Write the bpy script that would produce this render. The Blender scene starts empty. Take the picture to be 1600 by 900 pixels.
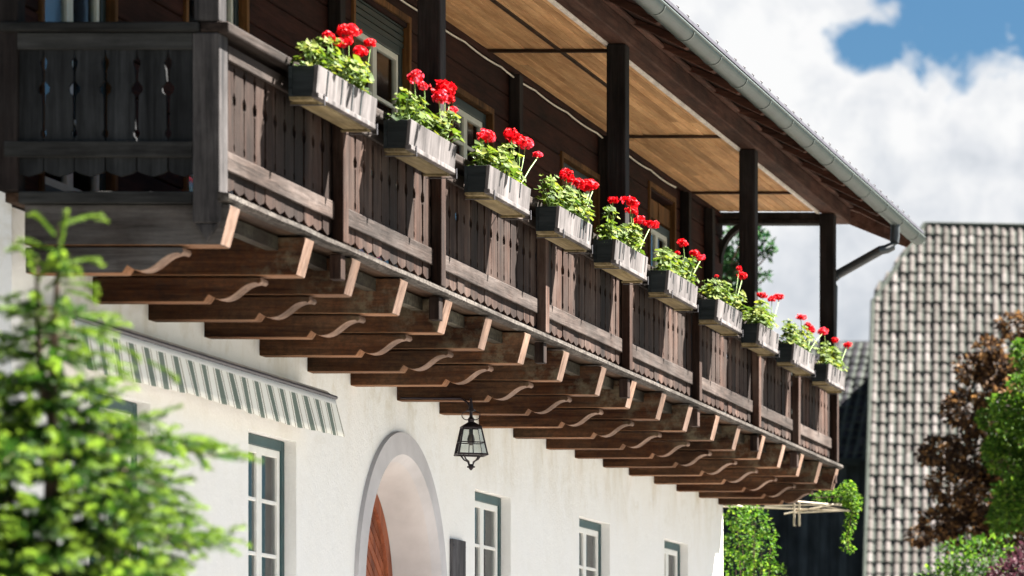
import bpy, bmesh, math, random
from mathutils import Vector, Matrix, noise as mnoise
rnd = random.Random(7)
SC = bpy.context.scene
COL = SC.collection

# ------------------------------------------------------------------ camera
F = 6000.0                      # focal length in photo pixels (1600 wide), lens 135 mm
VX, VY = 2350.0, 1185.0         # where the level optical axis falls on the photo
cam_d = bpy.data.cameras.new('camera')
cam = bpy.data.objects.new('camera', cam_d)
COL.objects.link(cam)
cam.location = (0, 0, 0)
cam.rotation_euler = (math.radians(90), 0, 0)
cam_d.sensor_width = 36.0
cam_d.lens = 36.0 * F / 1600.0
cam_d.shift_x = -(VX - 800.0) / 1600.0
cam_d.shift_y = (VY - 450.0) / 1600.0
cam_d.clip_end = 3000
cam_d.dof.use_dof = True
cam_d.dof.focus_distance = 31.0
cam_d.dof.aperture_fstop = 2.8
SC.camera = cam
GZ = -0.9                       # ground height (the camera is held at z = 0)

# ------------------------------------------------------------------ sun, sky, exposure
SUN = Vector((0.53, 0.50, 1.0)).normalized()
sun_d = bpy.data.lights.new('sun', 'SUN')
sun_d.energy = 5.0
sun_d.angle = math.radians(0.5)
sun_d.color = (1.0, 0.95, 0.87)
sun = bpy.data.objects.new('sun', sun_d)
COL.objects.link(sun)
sun.location = (20, 20, 60)
sun.rotation_euler = SUN.to_track_quat('Z', 'Y').to_euler()

SC.view_settings.view_transform = 'Standard'
SC.view_settings.look = 'None'
SC.view_settings.exposure = 3.48
SC.view_settings.gamma = 1.0
SC.view_settings.use_curve_mapping = False
SC.cycles.max_bounces = 6
SC.cycles.transparent_max_bounces = 12
SC.cycles.use_denoising = True

class N:
    """small node-tree helper"""
    def __init__(s, tree):
        s.t = tree; s.n = tree.nodes; s.l = tree.links
    def new(s, typ, **kw):
        n = s.n.new(typ)
        for k, v in kw.items():
            setattr(n, k, v)
        return n
    def put(s, sock, v):
        if v is None: return
        if hasattr(v, 'links') or isinstance(v, bpy.types.NodeSocket):
            s.l.new(v, sock)
        else:
            sock.default_value = v
    def math(s, op, a, b=None, c=None, clamp=False):
        n = s.new('ShaderNodeMath', operation=op, use_clamp=clamp)
        s.put(n.inputs[0], a); s.put(n.inputs[1], b)
        if c is not None: s.put(n.inputs[2], c)
        return n.outputs[0]
    def mix(s, f, a, b, mode='MIX'):
        n = s.new('ShaderNodeMix', data_type='RGBA', blend_type=mode)
        s.put(n.inputs[0], f); s.put(n.inputs[6], a); s.put(n.inputs[7], b)
        return n.outputs[2]
    def noise(s, vec, scale, detail=5, rough=.55, dist=0.0):
        n = s.new('ShaderNodeTexNoise')
        s.put(n.inputs['Vector'], vec)
        n.inputs['Scale'].default_value = scale
        n.inputs['Detail'].default_value = detail
        n.inputs['Roughness'].default_value = rough
        n.inputs['Distortion'].default_value = dist
        return n.outputs[0]
    def ramp(s, f, stops):
        n = s.new('ShaderNodeValToRGB')
        e = n.color_ramp.elements
        while len(e) > 1: e.remove(e[-1])
        e[0].position = stops[0][0]
        for i, (p, c) in enumerate(stops):
            x = e[0] if i == 0 else e.new(p)
            x.color = (c, c, c, 1) if isinstance(c, (int, float)) else (*c, 1)
        s.put(n.inputs[0], f)
        return n.outputs[0]
    def scale(s, vec, xyz):
        n = s.new('ShaderNodeVectorMath', operation='MULTIPLY')
        s.put(n.inputs[0], vec); n.inputs[1].default_value = xyz
        return n.outputs[0]
    def add(s, vec, other):
        n = s.new('ShaderNodeVectorMath', operation='ADD')
        s.put(n.inputs[0], vec); s.put(n.inputs[1], other)
        return n.outputs[0]

world = bpy.data.worlds.new('World')
SC.world = world
world.use_nodes = True
w = N(world.node_tree)
w.n.clear()
w_out = w.new('ShaderNodeOutputWorld')
w_bg = w.new('ShaderNodeBackground')
w_bg.inputs['Strength'].default_value = 0.06
sky = w.new('ShaderNodeTexSky', sky_type='NISHITA')
sky.sun_disc = False
sky.sun_elevation = math.asin(SUN.z)
sky.sun_rotation = math.atan2(SUN.x, SUN.y)
sky.air_density = 1.0
sky.dust_density = 0.6
sky.ozone_density = 2.0
tc = w.new('ShaderNodeTexCoord')
dirv = tc.outputs['Generated']
sep = w.new('ShaderNodeSeparateXYZ'); w.put(sep.inputs[0], dirv)
az = w.math('ARCTAN2', sep.outputs[0], sep.outputs[1])       # compass bearing of the view ray
el = w.math('ARCSINE', sep.outputs[2])
def bearing(px, py):
    x, z = (px - VX) / F, (VY - py) / F
    return math.atan2(x, 1.0), math.atan2(z, math.hypot(x, 1.0))
cmb = w.new('ShaderNodeCombineXYZ'); w.put(cmb.inputs[0], az); w.put(cmb.inputs[1], el)
n_big = w.noise(cmb.outputs[0], 22, 8, .58, .25)
n_mid = w.noise(w.add(cmb.outputs[0], (3.1, 1.7, 0)), 70, 7, .6, .3)
def gap(px, py, rx, ry):                                       # a clear patch between the clouds
    a0, e0 = bearing(px, py)
    da = w.math('DIVIDE', w.math('SUBTRACT', az, a0), rx / F)
    de = w.math('DIVIDE', w.math('SUBTRACT', el, e0), ry / F)
    d = w.math('SQRT', w.math('ADD', w.math('MULTIPLY', da, da), w.math('MULTIPLY', de, de)))
    return w.math('SUBTRACT', 1.0, d)
clear = w.math('MAXIMUM', gap(1500, -34, 215, 172), w.math('MULTIPLY', gap(1365, 62, 75, 55), .8))
clear = w.math('MULTIPLY', w.math('MAXIMUM', clear, gap(1800, -120, 260, 220)), 1.3)
pert = w.math('ADD', w.math('MULTIPLY', w.math('SUBTRACT', n_big, .5), 1.3),
              w.math('MULTIPLY', w.math('SUBTRACT', n_mid, .5), 2.0))
cov = w.ramp(w.math('ADD', clear, pert), [(.02, 1.0), (.42, 0.0)])
# away from the photographed part the cover breaks up into fair weather cumulus
wide = w.ramp(w.noise(dirv, 2.2, 6, .6), [(.56, 0.0), (.70, 1.0)])
a1, e1 = bearing(1350, 250)
near_pic = w.math('MULTIPLY', w.math('SUBTRACT', az, a1), w.math('SUBTRACT', az, a1))
near_pic = w.ramp(near_pic, [(.02, 1.0), (.12, 0.0)])
cov_all = w.mix(near_pic, wide, cov)
shade = w.math('ADD', w.math('MULTIPLY', n_big, .55), w.math('MULTIPLY', n_mid, .55))
low = w.math('MULTIPLY', w.math('SUBTRACT', e1 + .035, el), 6.0)
shade = w.math('SUBTRACT', shade, w.math('MULTIPLY', w.math('MAXIMUM', low, 0), .40))
cloud = w.ramp(shade, [(.22, (.84, .91, 1.0)), (.40, (1.17, 1.21, 1.27)), (.54, (1.45, 1.455, 1.46))])
skyc = w.mix(1.0, sky.outputs[0], (.066, .105, .130, 1), 'MULTIPLY')
w.put(w_bg.inputs[0], w.mix(cov_all, skyc, cloud))
w.l.new(w_bg.outputs[0], w_out.inputs[0])

# ------------------------------------------------------------------ materials
def mat(name):
    m = bpy.data.materials.new(name)
    m.use_nodes = True
    t = N(m.node_tree)
    b = m.node_tree.nodes['Principled BSDF']
    return m, t, b
def pos(t):
    return t.new('ShaderNodeNewGeometry').outputs['Position']
def attr(t, name='tint'):
    n = t.new('ShaderNodeAttribute'); n.attribute_name = name
    return n.outputs['Fac']
def orand(t):
    return t.new('ShaderNodeObjectInfo').outputs['Random']
def bump(t, b, h, strength=.3, dist=.01):
    n = t.new('ShaderNodeBump')
    n.inputs['Strength'].default_value = strength
    n.inputs['Distance'].default_value = dist
    t.put(n.inputs['Height'], h)
    t.l.new(n.outputs[0], b.inputs['Normal'])

def wood(name, dark, light, axis, grey=None, greyamt=.5, rough=.78, grain=42, var=.5, bs=.5, blotlo=.45, endx=None, speck=0, speckcol=(.02, .014, .012)):
    m, t, b = mat(name)
    p = pos(t)
    s = {'X': (.06, 1, 1), 'Y': (1, .06, 1), 'Z': (1, 1, .06)}[axis]
    tint = attr(t)
    off = t.new('ShaderNodeCombineXYZ')
    for i in range(3): t.put(off.inputs[i], t.math('MULTIPLY', tint, 37.0 + 11 * i))
    q = t.add(t.scale(p, s), off.outputs[0])
    g1 = t.noise(q, grain, 8, .65, .6)
    g2 = t.noise(q, grain * .25, 4, .6, .4)
    g3 = t.noise(p, 2.3, 5, .65)
    f = t.ramp(t.math('ADD', t.math('MULTIPLY', g1, .6), t.math('MULTIPLY', g2, .4)), [(.36, 0.0), (.64, 1.0)])
    c = t.mix(f, (*dark, 1), (*light, 1))
    if grey:
        gm = t.math('MULTIPLY', t.ramp(t.math('ADD', t.math('MULTIPLY', g3, .6), t.math('MULTIPLY', g2, .4)), [(.42, 0.0), (.62, 1.0)]), greyamt)
        c = t.mix(gm, c, t.mix(f, tuple(x * .55 for x in grey) + (1,), (*grey, 1)))
    if speck:
        sp_ = t.ramp(t.noise(p, 26, 5, .7), [(.44, 0.0), (.60, 1.0)])
        c = t.mix(t.math('MULTIPLY', sp_, speck), c, (*speckcol, 1))
    blot = t.ramp(t.noise(t.scale(p, tuple(max(.3, x) for x in s)), 3.2, 6, .7), [(.36, blotlo), (.60, 1.0)])
    c = t.mix(1.0, c, blot, 'MULTIPLY')
    if endx is not None:                  # greyed, mossy wood towards the weathered outer end
        sx = t.new('ShaderNodeSeparateXYZ'); t.put(sx.inputs[0], p)
        em = t.ramp(t.math('DIVIDE', t.math('SUBTRACT', sx.outputs[0], endx), .30), [(0, 0.0), (.6, 1.0)])
        em = t.math('MULTIPLY', em, t.ramp(t.noise(p, 5.5, 6, .7), [(.46, 0.0), (.64, .6)]))
        c = t.mix(em, c, (.155, .14, .095, 1))
    v = t.math('ADD', 1 - var * .5, t.math('MULTIPLY', tint, var))
    v = t.math('MULTIPLY', v, t.math('ADD', .78, t.math('MULTIPLY', orand(t), .44)))
    vn = t.new('ShaderNodeCombineColor')
    for i in range(3): t.put(vn.inputs[i], v)
    c = t.mix(1.0, c, vn.outputs[0], 'MULTIPLY')
    t.put(b.inputs['Base Color'], c)
    b.inputs['Roughness'].default_value = rough
    b.inputs['Specular IOR Level'].default_value = .10
    bump(t, b, g1, bs, .006)
    return m

def plain(name, col, rough=.5, metal=0.0, nscale=8, var=.25, bs=.1):
    m, t, b = mat(name)
    p = pos(t)
    n1 = t.noise(p, nscale, 6, .6)
    f = t.ramp(n1, [(.3, 0.0), (.7, 1.0)])
    c = t.mix(f, tuple(x * (1 - var) for x in col) + (1,), tuple(min(1, x * (1 + var)) for x in col) + (1,))
    t.put(b.inputs['Base Color'], c)
    b.inputs['Roughness'].default_value = rough
    b.inputs['Metallic'].default_value = metal
    if bs: bump(t, b, t.noise(p, nscale * 6, 4), bs, .004)
    return m

M = {}
BR_D, BR_L, GREY = (.020, .011, .008), (.075, .038, .026), (.20, .175, .165)
M['rail_wood'] = wood('weathered rail wood', (.008, .0040, .0028), (.058, .027, .0175), 'Z', (.092, .070, .060), .6, var=1.2, bs=.8)
M['rail_long'] = wood('weathered long rail wood', (.015, .010, .008), (.060, .042, .035), 'Y', (.098, .082, .075), .7, var=.7, bs=.8)
M['rail_end'] = wood('dark end rail wood', (0.0075, 0.0083, 0.0090), (0.0270, 0.0285, 0.0315), 'Z', (0.0495, 0.0525, 0.0562), .6, var=.5)
M['rail_cross'] = wood('dark cross rail wood', (0.0098, 0.0098, 0.0098), (0.0350, 0.0350, 0.0350), 'X', (0.0665, 0.0665, 0.0644), .6, var=.4)
M['post'] = wood('post wood', (.007, .0055, .0055), (.026, .018, .016), 'Z', (.045, .042, .042), .4, var=.4)
M['post_grey'] = wood('weathered corner post wood', (0.0098, 0.0098, 0.0112), (0.0525, 0.0476, 0.0476), 'Z', (0.1190, 0.1085, 0.1085), .5, var=.3)
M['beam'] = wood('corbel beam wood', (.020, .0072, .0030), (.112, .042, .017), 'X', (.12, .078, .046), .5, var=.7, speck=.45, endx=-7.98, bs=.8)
M['beam_under'] = wood('lit beam underside', (.11, .046, .021), (.26, .125, .062), 'X', (.24, .16, .10), .4, var=.5)  # warm light from below painted into the beams' lower faces
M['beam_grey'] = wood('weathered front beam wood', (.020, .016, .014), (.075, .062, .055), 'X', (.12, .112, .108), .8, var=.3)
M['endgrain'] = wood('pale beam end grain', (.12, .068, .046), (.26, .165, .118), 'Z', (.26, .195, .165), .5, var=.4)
M['edge'] = wood('lichen spotted floor edge', (0.0279, 0.0223, 0.0174), (0.1240, 0.1054, 0.0930), 'Y', (0.1860, 0.1705, 0.1550), .7, grain=60, speck=.8)
M['deck'] = wood('deck underside wood', (.016, .008, .005), (.065, .034, .020), 'Y', (.09, .075, .055), .4, var=.8)
M['moss'] = wood('mossy fascia wood', (.014, .010, .007), (.05, .036, .024), 'Y', (.13, .12, .09), .95, grain=9, speck=.6)
M['upper'] = wood('dark upper wall timber', (.016, .0052, .0036), (.052, .0165, .0105), 'Y', None, 0, var=.7, rough=.85)
M['upper_x'] = wood('dark gable timber', (.016, .0052, .0036), (.052, .0165, .0105), 'X', None, 0, var=.7, rough=.85)
M['soffit'] = wood('honey pine soffit', (.50, .255, .11), (.82, .50, .25), 'Y', None, 0, rough=.7, grain=26, var=.5, bs=.4, speck=.25, speckcol=(.34, .17, .07), blotlo=.8)
M['soffit_x'] = wood('dark soffit batten', (.035, .022, .014), (.09, .05, .03), 'X', None, 0)
M['trim'] = plain('pale trim strip', (.62, .56, .50), .6)
M['plate'] = wood('reddish eaves timber', (.030, .012, .008), (.11, .050, .034), 'Y', (.10, .07, .055), .4, var=.5)
M['rafter'] = wood('rafter timber', (.03, .012, .008), (.10, .045, .030), 'X', None, 0, var=.4)
M['sheath'] = wood('dark roof boarding', (.010, .005, .004), (.034, .018, .014), 'Y', None, 0, var=.5)
M['casing'] = wood('orange window casing', (.07, .032, .012), (.20, .095, .034), 'Z', None, 0, var=.3)
M['box_front'] = wood('bleached planter front', (0.0495, 0.0449, 0.0449), (0.1650, 0.1485, 0.1465), 'Z', (0.2178, 0.1980, 0.1980), .6, grain=22, var=.3)
M['box_end'] = wood('shade darkened planter end', (0.0099, 0.0132, 0.0149), (0.0303, 0.0369, 0.0396), 'X', (0.0440, 0.0506, 0.0528), .5, var=.2)  # blue-dark shade of the end faces is put into this wood colour
M['box_base'] = wood('tan planter underside', (0.1445, 0.1062, 0.0510), (0.3060, 0.2380, 0.1275), 'Y', (0.2890, 0.2465, 0.1700), .4, var=.3)
M['door'] = wood('red brown door planks', (.17, .045, .022), (.36, .11, .05), 'Z', None, 0, rough=.45, var=.5)
M['barn_wood'] = wood('blue black barn boards', (.014, .018, .026), (.042, .050, .066), 'Z', (.07, .08, .10), .5, grain=16, var=.8)
M['green'] = plain('green window paint', (.015, .052, .056), .5)
M['green_dark'] = plain('dark green window paint', (0.0035, 0.0105, 0.0091), .5)
M['white'] = plain('white window paint', (.78, .77, .74), .45, var=.06)
M['cream'] = plain('cream window paint', (.52, .51, .44), .5, var=.1)
M['iron'] = plain('wrought iron', (.020, .014, .018), .45, .6)
M['gutter'] = plain('grey green gutter zinc', (.034, .049, .047), .5, .0, 5, .25, .05)
M['gutter_band'] = plain('gutter bracket iron', (.09, .105, .10), .5, .4)
M['pipe'] = plain('dark downpipe metal', (.050, .055, .060), .45, .3)
M['cable'] = plain('pale cable', (.55, .50, .42), .6)
M['lead'] = plain('dark roof flashing', (.055, .050, .062), .5, .2)
M['steel'] = plain('bracket steel', (.06, .055, .06), .5, .3)
M['soil'] = plain('potting soil', (.035, .022, .014), .95)
M['plaque'] = wood('dark plaque', (.035, .034, .040), (.12, .115, .12), 'Z', None, 0, grain=25)
M['stem'] = plain('plant stem', (.16, .26, .06), .6)
M['bark'] = plain('tree bark', (.085, .052, .035), .9, nscale=12, var=.5, bs=.5)
M['dead'] = plain('dry twig', (.36, .31, .24), .8)

def plaster(name, base, warm):
    m, t, b = mat(name)
    p = pos(t)
    n1 = t.noise(p, 1.1, 6, .62)
    n2 = t.noise(p, 9, 6, .6)
    n4 = t.noise(t.scale(p, (1, 1.3, .45)), 1.5, 6, .65)
    f = t.ramp(n1, [(.35, 0.0), (.75, 1.0)])
    c = t.mix(t.math('MULTIPLY', f, .35), (*base, 1), (*warm, 1))
    c = t.mix(t.math('MULTIPLY', t.ramp(n2, [(.45, 0.0), (.8, 1.0)]), .10), c, (.62, .59, .55, 1))
    # rain and soot runs that reach down from the beam ends
    sp = t.new('ShaderNodeSeparateXYZ'); t.put(sp.inputs[0], p)
    hz = t.ramp(t.math('DIVIDE', t.math('SUBTRACT', sp.outputs[2], 2.1), .9), [(.1, 0.0), (1, 1.0)])
    st = t.math('MULTIPLY', t.ramp(n4, [(.48, 0.0), (.68, 1.0)]), hz)
    c = t.mix(t.math('MULTIPLY', st, .50), c, (.50, .42, .28, 1))
    n5 = t.noise(p, 2.6, 7, .7, .8)
    c = t.mix(t.math('MULTIPLY', t.ramp(n5, [(.52, 0.0), (.66, 1.0)]), t.math('ADD', .05, t.math('MULTIPLY', hz, .35))), c, (.56, .50, .38, 1))
    fine = t.ramp(t.noise(p, 60, 6, .75), [(.3, .95), (.65, 1.0)])
    c = t.mix(1.0, c, fine, 'MULTIPLY')
    t.put(b.inputs['Base Color'], c)
    b.inputs['Roughness'].default_value = .92
    b.inputs['Specular IOR Level'].default_value = .1
    h = t.math('ADD', t.math('MULTIPLY', t.noise(p, 5, 4), .6), t.math('MULTIPLY', t.noise(p, 38, 5, .7), .4))
    bump(t, b, h, .7, .016)
    return m
M['plaster'] = plaster('white lime plaster', (.87, .87, .868), (.82, .78, .71))
M['surround'] = plain('grey lilac doorway plaster', (.50, .485, .50), .9, nscale=3, var=.12, bs=.3)
M['reveal'] = plain('beige doorway plaster', (.52, .49, .49), .9, nscale=3, var=.1, bs=.3)

def glass(name, col=(.02, .025, .028), rough=.06):
    m, t, b = mat(name)
    t.n.remove(b)
    tr = t.new('ShaderNodeBsdfTransparent'); tr.inputs[0].default_value = (.80, .84, .83, 1)
    gl = t.new('ShaderNodeBsdfGlossy'); gl.inputs['Roughness'].default_value = rough
    fr = t.new('ShaderNodeFresnel'); fr.inputs[0].default_value = 1.5
    bp = t.new('ShaderNodeBump'); bp.inputs['Strength'].default_value = .06; bp.inputs['Distance'].default_value = .02
    t.put(bp.inputs['Height'], t.noise(pos(t), 2.5, 2))
    t.l.new(bp.outputs[0], gl.inputs['Normal'])
    mx = t.new('ShaderNodeMixShader')
    t.put(mx.inputs[0], t.math('ADD', fr.outputs[0], .03, clamp=True))
    t.l.new(tr.outputs[0], mx.inputs[1]); t.l.new(gl.outputs[0], mx.inputs[2])
    out = [n for n in t.n if n.type == 'OUTPUT_MATERIAL'][0]
    t.l.new(mx.outputs[0], out.inputs[0])
    return m
M['glass'] = glass('window glass')

def cloth(name, col, rough=.9):
    m, t, b = mat(name)
    p = pos(t)
    f = t.noise(t.scale(p, (1, 1, .15)), 40, 4)
    t.put(b.inputs['Base Color'], t.mix(f, tuple(x * .7 for x in col) + (1,), (*col, 1)))
    b.inputs['Roughness'].default_value = rough
    return m
M['curtain'] = cloth('grey net curtain', (.42, .40, .41))
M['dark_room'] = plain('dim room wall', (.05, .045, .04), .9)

# awning canvas: stripes fixed to the cloth (they run up the cloth, spaced along its length)
m, t, b = mat('striped awning canvas')
sp = t.new('ShaderNodeSeparateXYZ'); t.put(sp.inputs[0], t.new('ShaderNodeTexCoord').outputs['UV'])
u = t.math('FRACT', sp.outputs[0])
CR_, GN_, BG_ = (.84, .84, .79), (.12, .165, .14), (.30, .27, .22)
s1 = t.ramp(u, [(.0, CR_), (.24, BG_), (.30, CR_), (.38, GN_), (.72, CR_), (.80, BG_), (.86, CR_)])
t.n[s1.node.name].color_ramp.interpolation = 'CONSTANT'
s1 = t.mix(t.ramp(sp.outputs[1], [(.16, 1.0), (.18, 0.0)]), s1, (.80, .80, .78, 1))
t.put(b.inputs['Base Color'], t.mix(t.math('MULTIPLY', t.noise(pos(t), 3, 5), .15), s1, (.45, .43, .38, 1)))
b.inputs['Roughness'].default_value = .9
M['awning'] = m

def leafmat(name, c1, c2, c3=None, trans=.35, rough=.5):
    m, t, b = mat(name)
    tint = attr(t)
    c = t.ramp(tint, [(0, c1), (.6, c2), (1, c3 or c2)])
    t.put(b.inputs['Base Color'], c)
    b.inputs['Roughness'].default_value = rough + .15
    b.inputs['Specular IOR Level'].default_value = .12
    tl = t.new('ShaderNodeBsdfTranslucent'); t.put(tl.inputs[0], c)
    mx = t.new('ShaderNodeMixShader'); mx.inputs[0].default_value = trans
    out = [n for n in t.n if n.type == 'OUTPUT_MATERIAL'][0]
    t.l.new(b.outputs[0], mx.inputs[1]); t.l.new(tl.outputs[0], mx.inputs[2])
    t.l.new(mx.outputs[0], out.inputs[0])
    return m
M['geranium_leaf'] = leafmat('geranium leaf', (0.0186, 0.0465, 0.0050), (0.0744, 0.1178, 0.0087), (0.1612, 0.1798, 0.0186), .4)
M['petal'] = leafmat('red geranium petal', (.44, .002, .006), (.70, .006, .012), (.75, .09, .14), .3)
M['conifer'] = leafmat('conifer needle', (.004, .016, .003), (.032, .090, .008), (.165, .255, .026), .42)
M['maple_bronze'] = leafmat('bronze maple leaf', (0.0084, 0.0056, 0.0042), (0.0350, 0.0182, 0.0112), (.21, .11, .04), .35)
M['leaf_green'] = leafmat('fresh green leaf', (0.0084, 0.0280, 0.0042), (.040, .098, .009), (.13, .22, .02), .4)
M['leaf_vine'] = leafmat('vine leaf', (0.0106, 0.0396, 0.0040), (0.0462, 0.1188, 0.0079), (0.1452, 0.2244, 0.0198), .45)
M['leaf_teal'] = leafmat('teal broad leaf', (0.0064, 0.0280, 0.0112), (0.0240, 0.0720, 0.0240), (0.0560, 0.1280, 0.0360), .4)
M['blossom'] = leafmat('dusky pink blossom', (.030, .012, .016), (.058, .020, .030), (.10, .036, .05), .3)

def tiles(name, c1, c2, c3):
    m, t, b = mat(name)
    tint = attr(t)
    p = pos(t)
    c = t.ramp(tint, [(0, c1), (.5, c2), (1, c3)])
    n1 = t.noise(p, 7, 6, .65)
    c = t.mix(t.math('MULTIPLY', t.ramp(n1, [(.45, 0.0), (.7, 1.0)]), .45), c, (.026, .032, .025, 1))
    t.put(b.inputs['Base Color'], c)
    b.inputs['Roughness'].default_value = .95
    b.inputs['Specular IOR Level'].default_value = .03
    bump(t, b, t.noise(p, 40, 4), .3, .01)
    return m
M['tile'] = tiles('grey pink roof tile', (.078, .068, .064), (.102, .089, .085), (.15, .133, .13))
M['tile_gap'] = tiles('shaded joint roof tile', (.050, .056, .050), (.064, .072, .064), (.08, .088, .08))  # darker barn tile troughs and lower edges: shade put into the colour
M['tile_dark'] = tiles('slate grey roof tile', (.008, .008, .011), (.018, .017, .021), (.05, .046, .052))
M['roof_tile'] = tiles('house roof tile', (0.0660, 0.0540, 0.0510), (0.1020, 0.0840, 0.0780), (0.1320, 0.1140, 0.1080))

def ground(name, c1, c2):
    m, t, b = mat(name)
    p = pos(t)
    n1 = t.noise(p, .35, 6, .6); n2 = t.noise(p, 25, 5, .7)
    c = t.mix(t.ramp(t.math('ADD', t.math('MULTIPLY', n1, .5), t.math('MULTIPLY', n2, .5)), [(.35, 0.0), (.65, 1.0)]), (*c1, 1), (*c2, 1))
    t.put(b.inputs['Base Color'], c)
    b.inputs['Roughness'].default_value = .95
    bump(t, b, n2, .5, .02)
    return m
M['gravel'] = ground('pale gravel', (.076, .071, .065), (.132, .124, .115))
M['lawn'] = ground('meadow ground', (.018, .026, .009), (.040, .052, .020))

# ------------------------------------------------------------------ mesh builder
class MB:
    def __init__(s):
        s.v = []; s.f = []; s.t = []; s.mi = []; s.uv = None; s.smooth = False
    def face(s, pts, tint=.5, mi=0):
        i = len(s.v); s.v += [Vector(p) for p in pts]
        s.f.append(tuple(range(i, i + len(pts)))); s.t.append(tint); s.mi.append(mi)
    def quad(s, i, tint=.5, mi=0):
        s.f.append(i); s.t.append(tint); s.mi.append(mi)
    def hexa(s, c, tint=None, mi=0):
        """8 corners: bottom 4 ccw, top 4 ccw"""
        if tint is None: tint = rnd.random()
        i = len(s.v); s.v += [Vector(p) for p in c]
        for q in ((3, 2, 1, 0), (4, 5, 6, 7), (0, 1, 5, 4), (1, 2, 6, 5), (2, 3, 7, 6), (3, 0, 4, 7)):
            s.quad(tuple(i + k for k in q), tint, mi)
    def box(s, x0, x1, y0, y1, z0, z1, tint=None, mi=0):
        x0, x1 = min(x0, x1), max(x0, x1); y0, y1 = min(y0, y1), max(y0, y1); z0, z1 = min(z0, z1), max(z0, z1)
        s.hexa([(x0, y0, z0), (x1, y0, z0), (x1, y1, z0), (x0, y1, z0), (x0, y0, z1), (x1, y0, z1), (x1, y1, z1), (x0, y1, z1)], tint, mi)
    def prism(s, poly, axis, a, b, tint=None, mi=0, cap=True):
        """poly in the plane across axis; extruded from a to b. axis 'Y': poly=(x,z); 'X': poly=(y,z); 'Z': poly=(x,y)"""
        if tint is None: tint = rnd.random()
        def P(p, k):
            return {'Y': (p[0], k, p[1]), 'X': (k, p[0], p[1]), 'Z': (p[0], p[1], k)}[axis]
        n = len(poly); i = len(s.v)
        s.v += [Vector(P(p, a)) for p in poly] + [Vector(P(p, b)) for p in poly]
        for k in range(n):
            k2 = (k + 1) % n
            s.quad((i + k, i + k2, i + n + k2, i + n + k), tint, mi)
        if cap:
            s.quad(tuple(i + k for k in reversed(range(n))), tint, mi)
            s.quad(tuple(i + n + k for k in range(n)), tint, mi)
    def tube(s, pts, r, n=8, tint=.5, mi=0, cap=True):
        pts = [Vector(p) for p in pts]
        if not isinstance(r, (list, tuple)): r = [r] * len(pts)
        rings = []
        for k, p in enumerate(pts):
            a = pts[max(0, k - 1)]; b = pts[min(len(pts) - 1, k + 1)]
            d = (b - a).normalized() if (b - a).length > 1e-9 else Vector((0, 0, 1))
            ref = Vector((0, 0, 1)) if abs(d.z) < .9 else Vector((1, 0, 0))
            u = d.cross(ref).normalized(); v = d.cross(u)
            i = len(s.v)
            for j in range(n):
                t_ = 2 * math.pi * j / n
                s.v.append(p + (u * math.cos(t_) + v * math.sin(t_)) * r[k])
            rings.append(i)
        for k in range(len(rings) - 1):
            for j in range(n):
                j2 = (j + 1) % n
                s.quad((rings[k] + j, rings[k] + j2, rings[k + 1] + j2, rings[k + 1] + j), tint, mi)
        if cap:
            s.quad(tuple(rings[0] + j for j in range(n)), tint, mi)
            s.quad(tuple(rings[-1] + j for j in reversed(range(n))), tint, mi)
    def leaf(s, p, size, d=None, tint=None, long=1.5):
        """small bent leaf of two triangles pairs"""
        if d is None:
            d = Vector((rnd.gauss(0, 1), rnd.gauss(0, 1), rnd.gauss(0, .7))).normalized()
        n = Vector((rnd.gauss(0, .6), rnd.gauss(0, .6), 1)).normalized()
        u = d; v = n.cross(u)
        v = v.normalized() if v.length > 1e-4 else Vector((1, 0, 0))
        nn = u.cross(v)
        if tint is None: tint = rnd.random()
        a = size * long; b = size * .5
        i = len(s.v)
        s.v += [p, p + u * a * .5 + v * b + nn * b * .35, p + u * a, p + u * a * .5 - v * b + nn * b * .35]
        s.quad((i, i + 1, i + 2), tint); s.quad((i, i + 2, i + 3), tint)
    def build(s, name, m, parent=None, origin=None, smooth=False, bevel=0):
        ms = m if isinstance(m, (list, tuple)) else [m]
        me = bpy.data.meshes.new(name)
        pw = Vector((0, 0, 0)); q = parent
        while q is not None:
            pw += q.location; q = q.parent
        o3 = Vector(origin) if origin is not None else (pw if parent is not None else Vector((0, 0, 0)))
        me.from_pydata([p - o3 for p in s.v], [], s.f)
        for x in ms: me.materials.append(x)
        me.polygons.foreach_set('material_index', s.mi)
        a = me.attributes.new('tint', 'FLOAT', 'FACE')
        a.data.foreach_set('value', s.t)
        if s.uv:
            ul = me.uv_layers.new(name='UVMap')
            for lp in me.loops: ul.data[lp.index].uv = s.uv[lp.vertex_index]
        if smooth:
            me.polygons.foreach_set('use_smooth', [True] * len(me.polygons))
            me.set_sharp_from_angle(angle=math.radians(34))
        me.update()
        bm = bmesh.new(); bm.from_mesh(me)
        if not s.uv and len(s.f) < 60000 and not getattr(s, 'raw', False):
            bmesh.ops.recalc_face_normals(bm, faces=bm.faces)
        bm.to_mesh(me); bm.free()
        o = bpy.data.objects.new(name, me)
        COL.objects.link(o)
        o.location = o3 - pw
        if parent is not None: o.parent = parent
        if bevel:
            md = o.modifiers.new('bevel', 'BEVEL'); md.width = bevel; md.segments = 2; md.limit_method = 'ANGLE'
        return o

def tag(o, label=None, cat=None, group=None, kind=None):
    if label: o['label'] = label
    if cat: o['category'] = cat
    if group: o['group'] = group
    if kind: o['kind'] = kind
    return o
def thing(name, loc, label, cat, group=None):
    o = bpy.data.objects.new(name, None)
    COL.objects.link(o); o.location = loc
    o.empty_display_size = .2
    return tag(o, label, cat, group)
def copy_part(o, parent, dloc=(0, 0, 0)):
    c = o.copy(); COL.objects.link(c)
    c.parent = parent; c.location = o.location + Vector(dloc)
    return c

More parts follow.
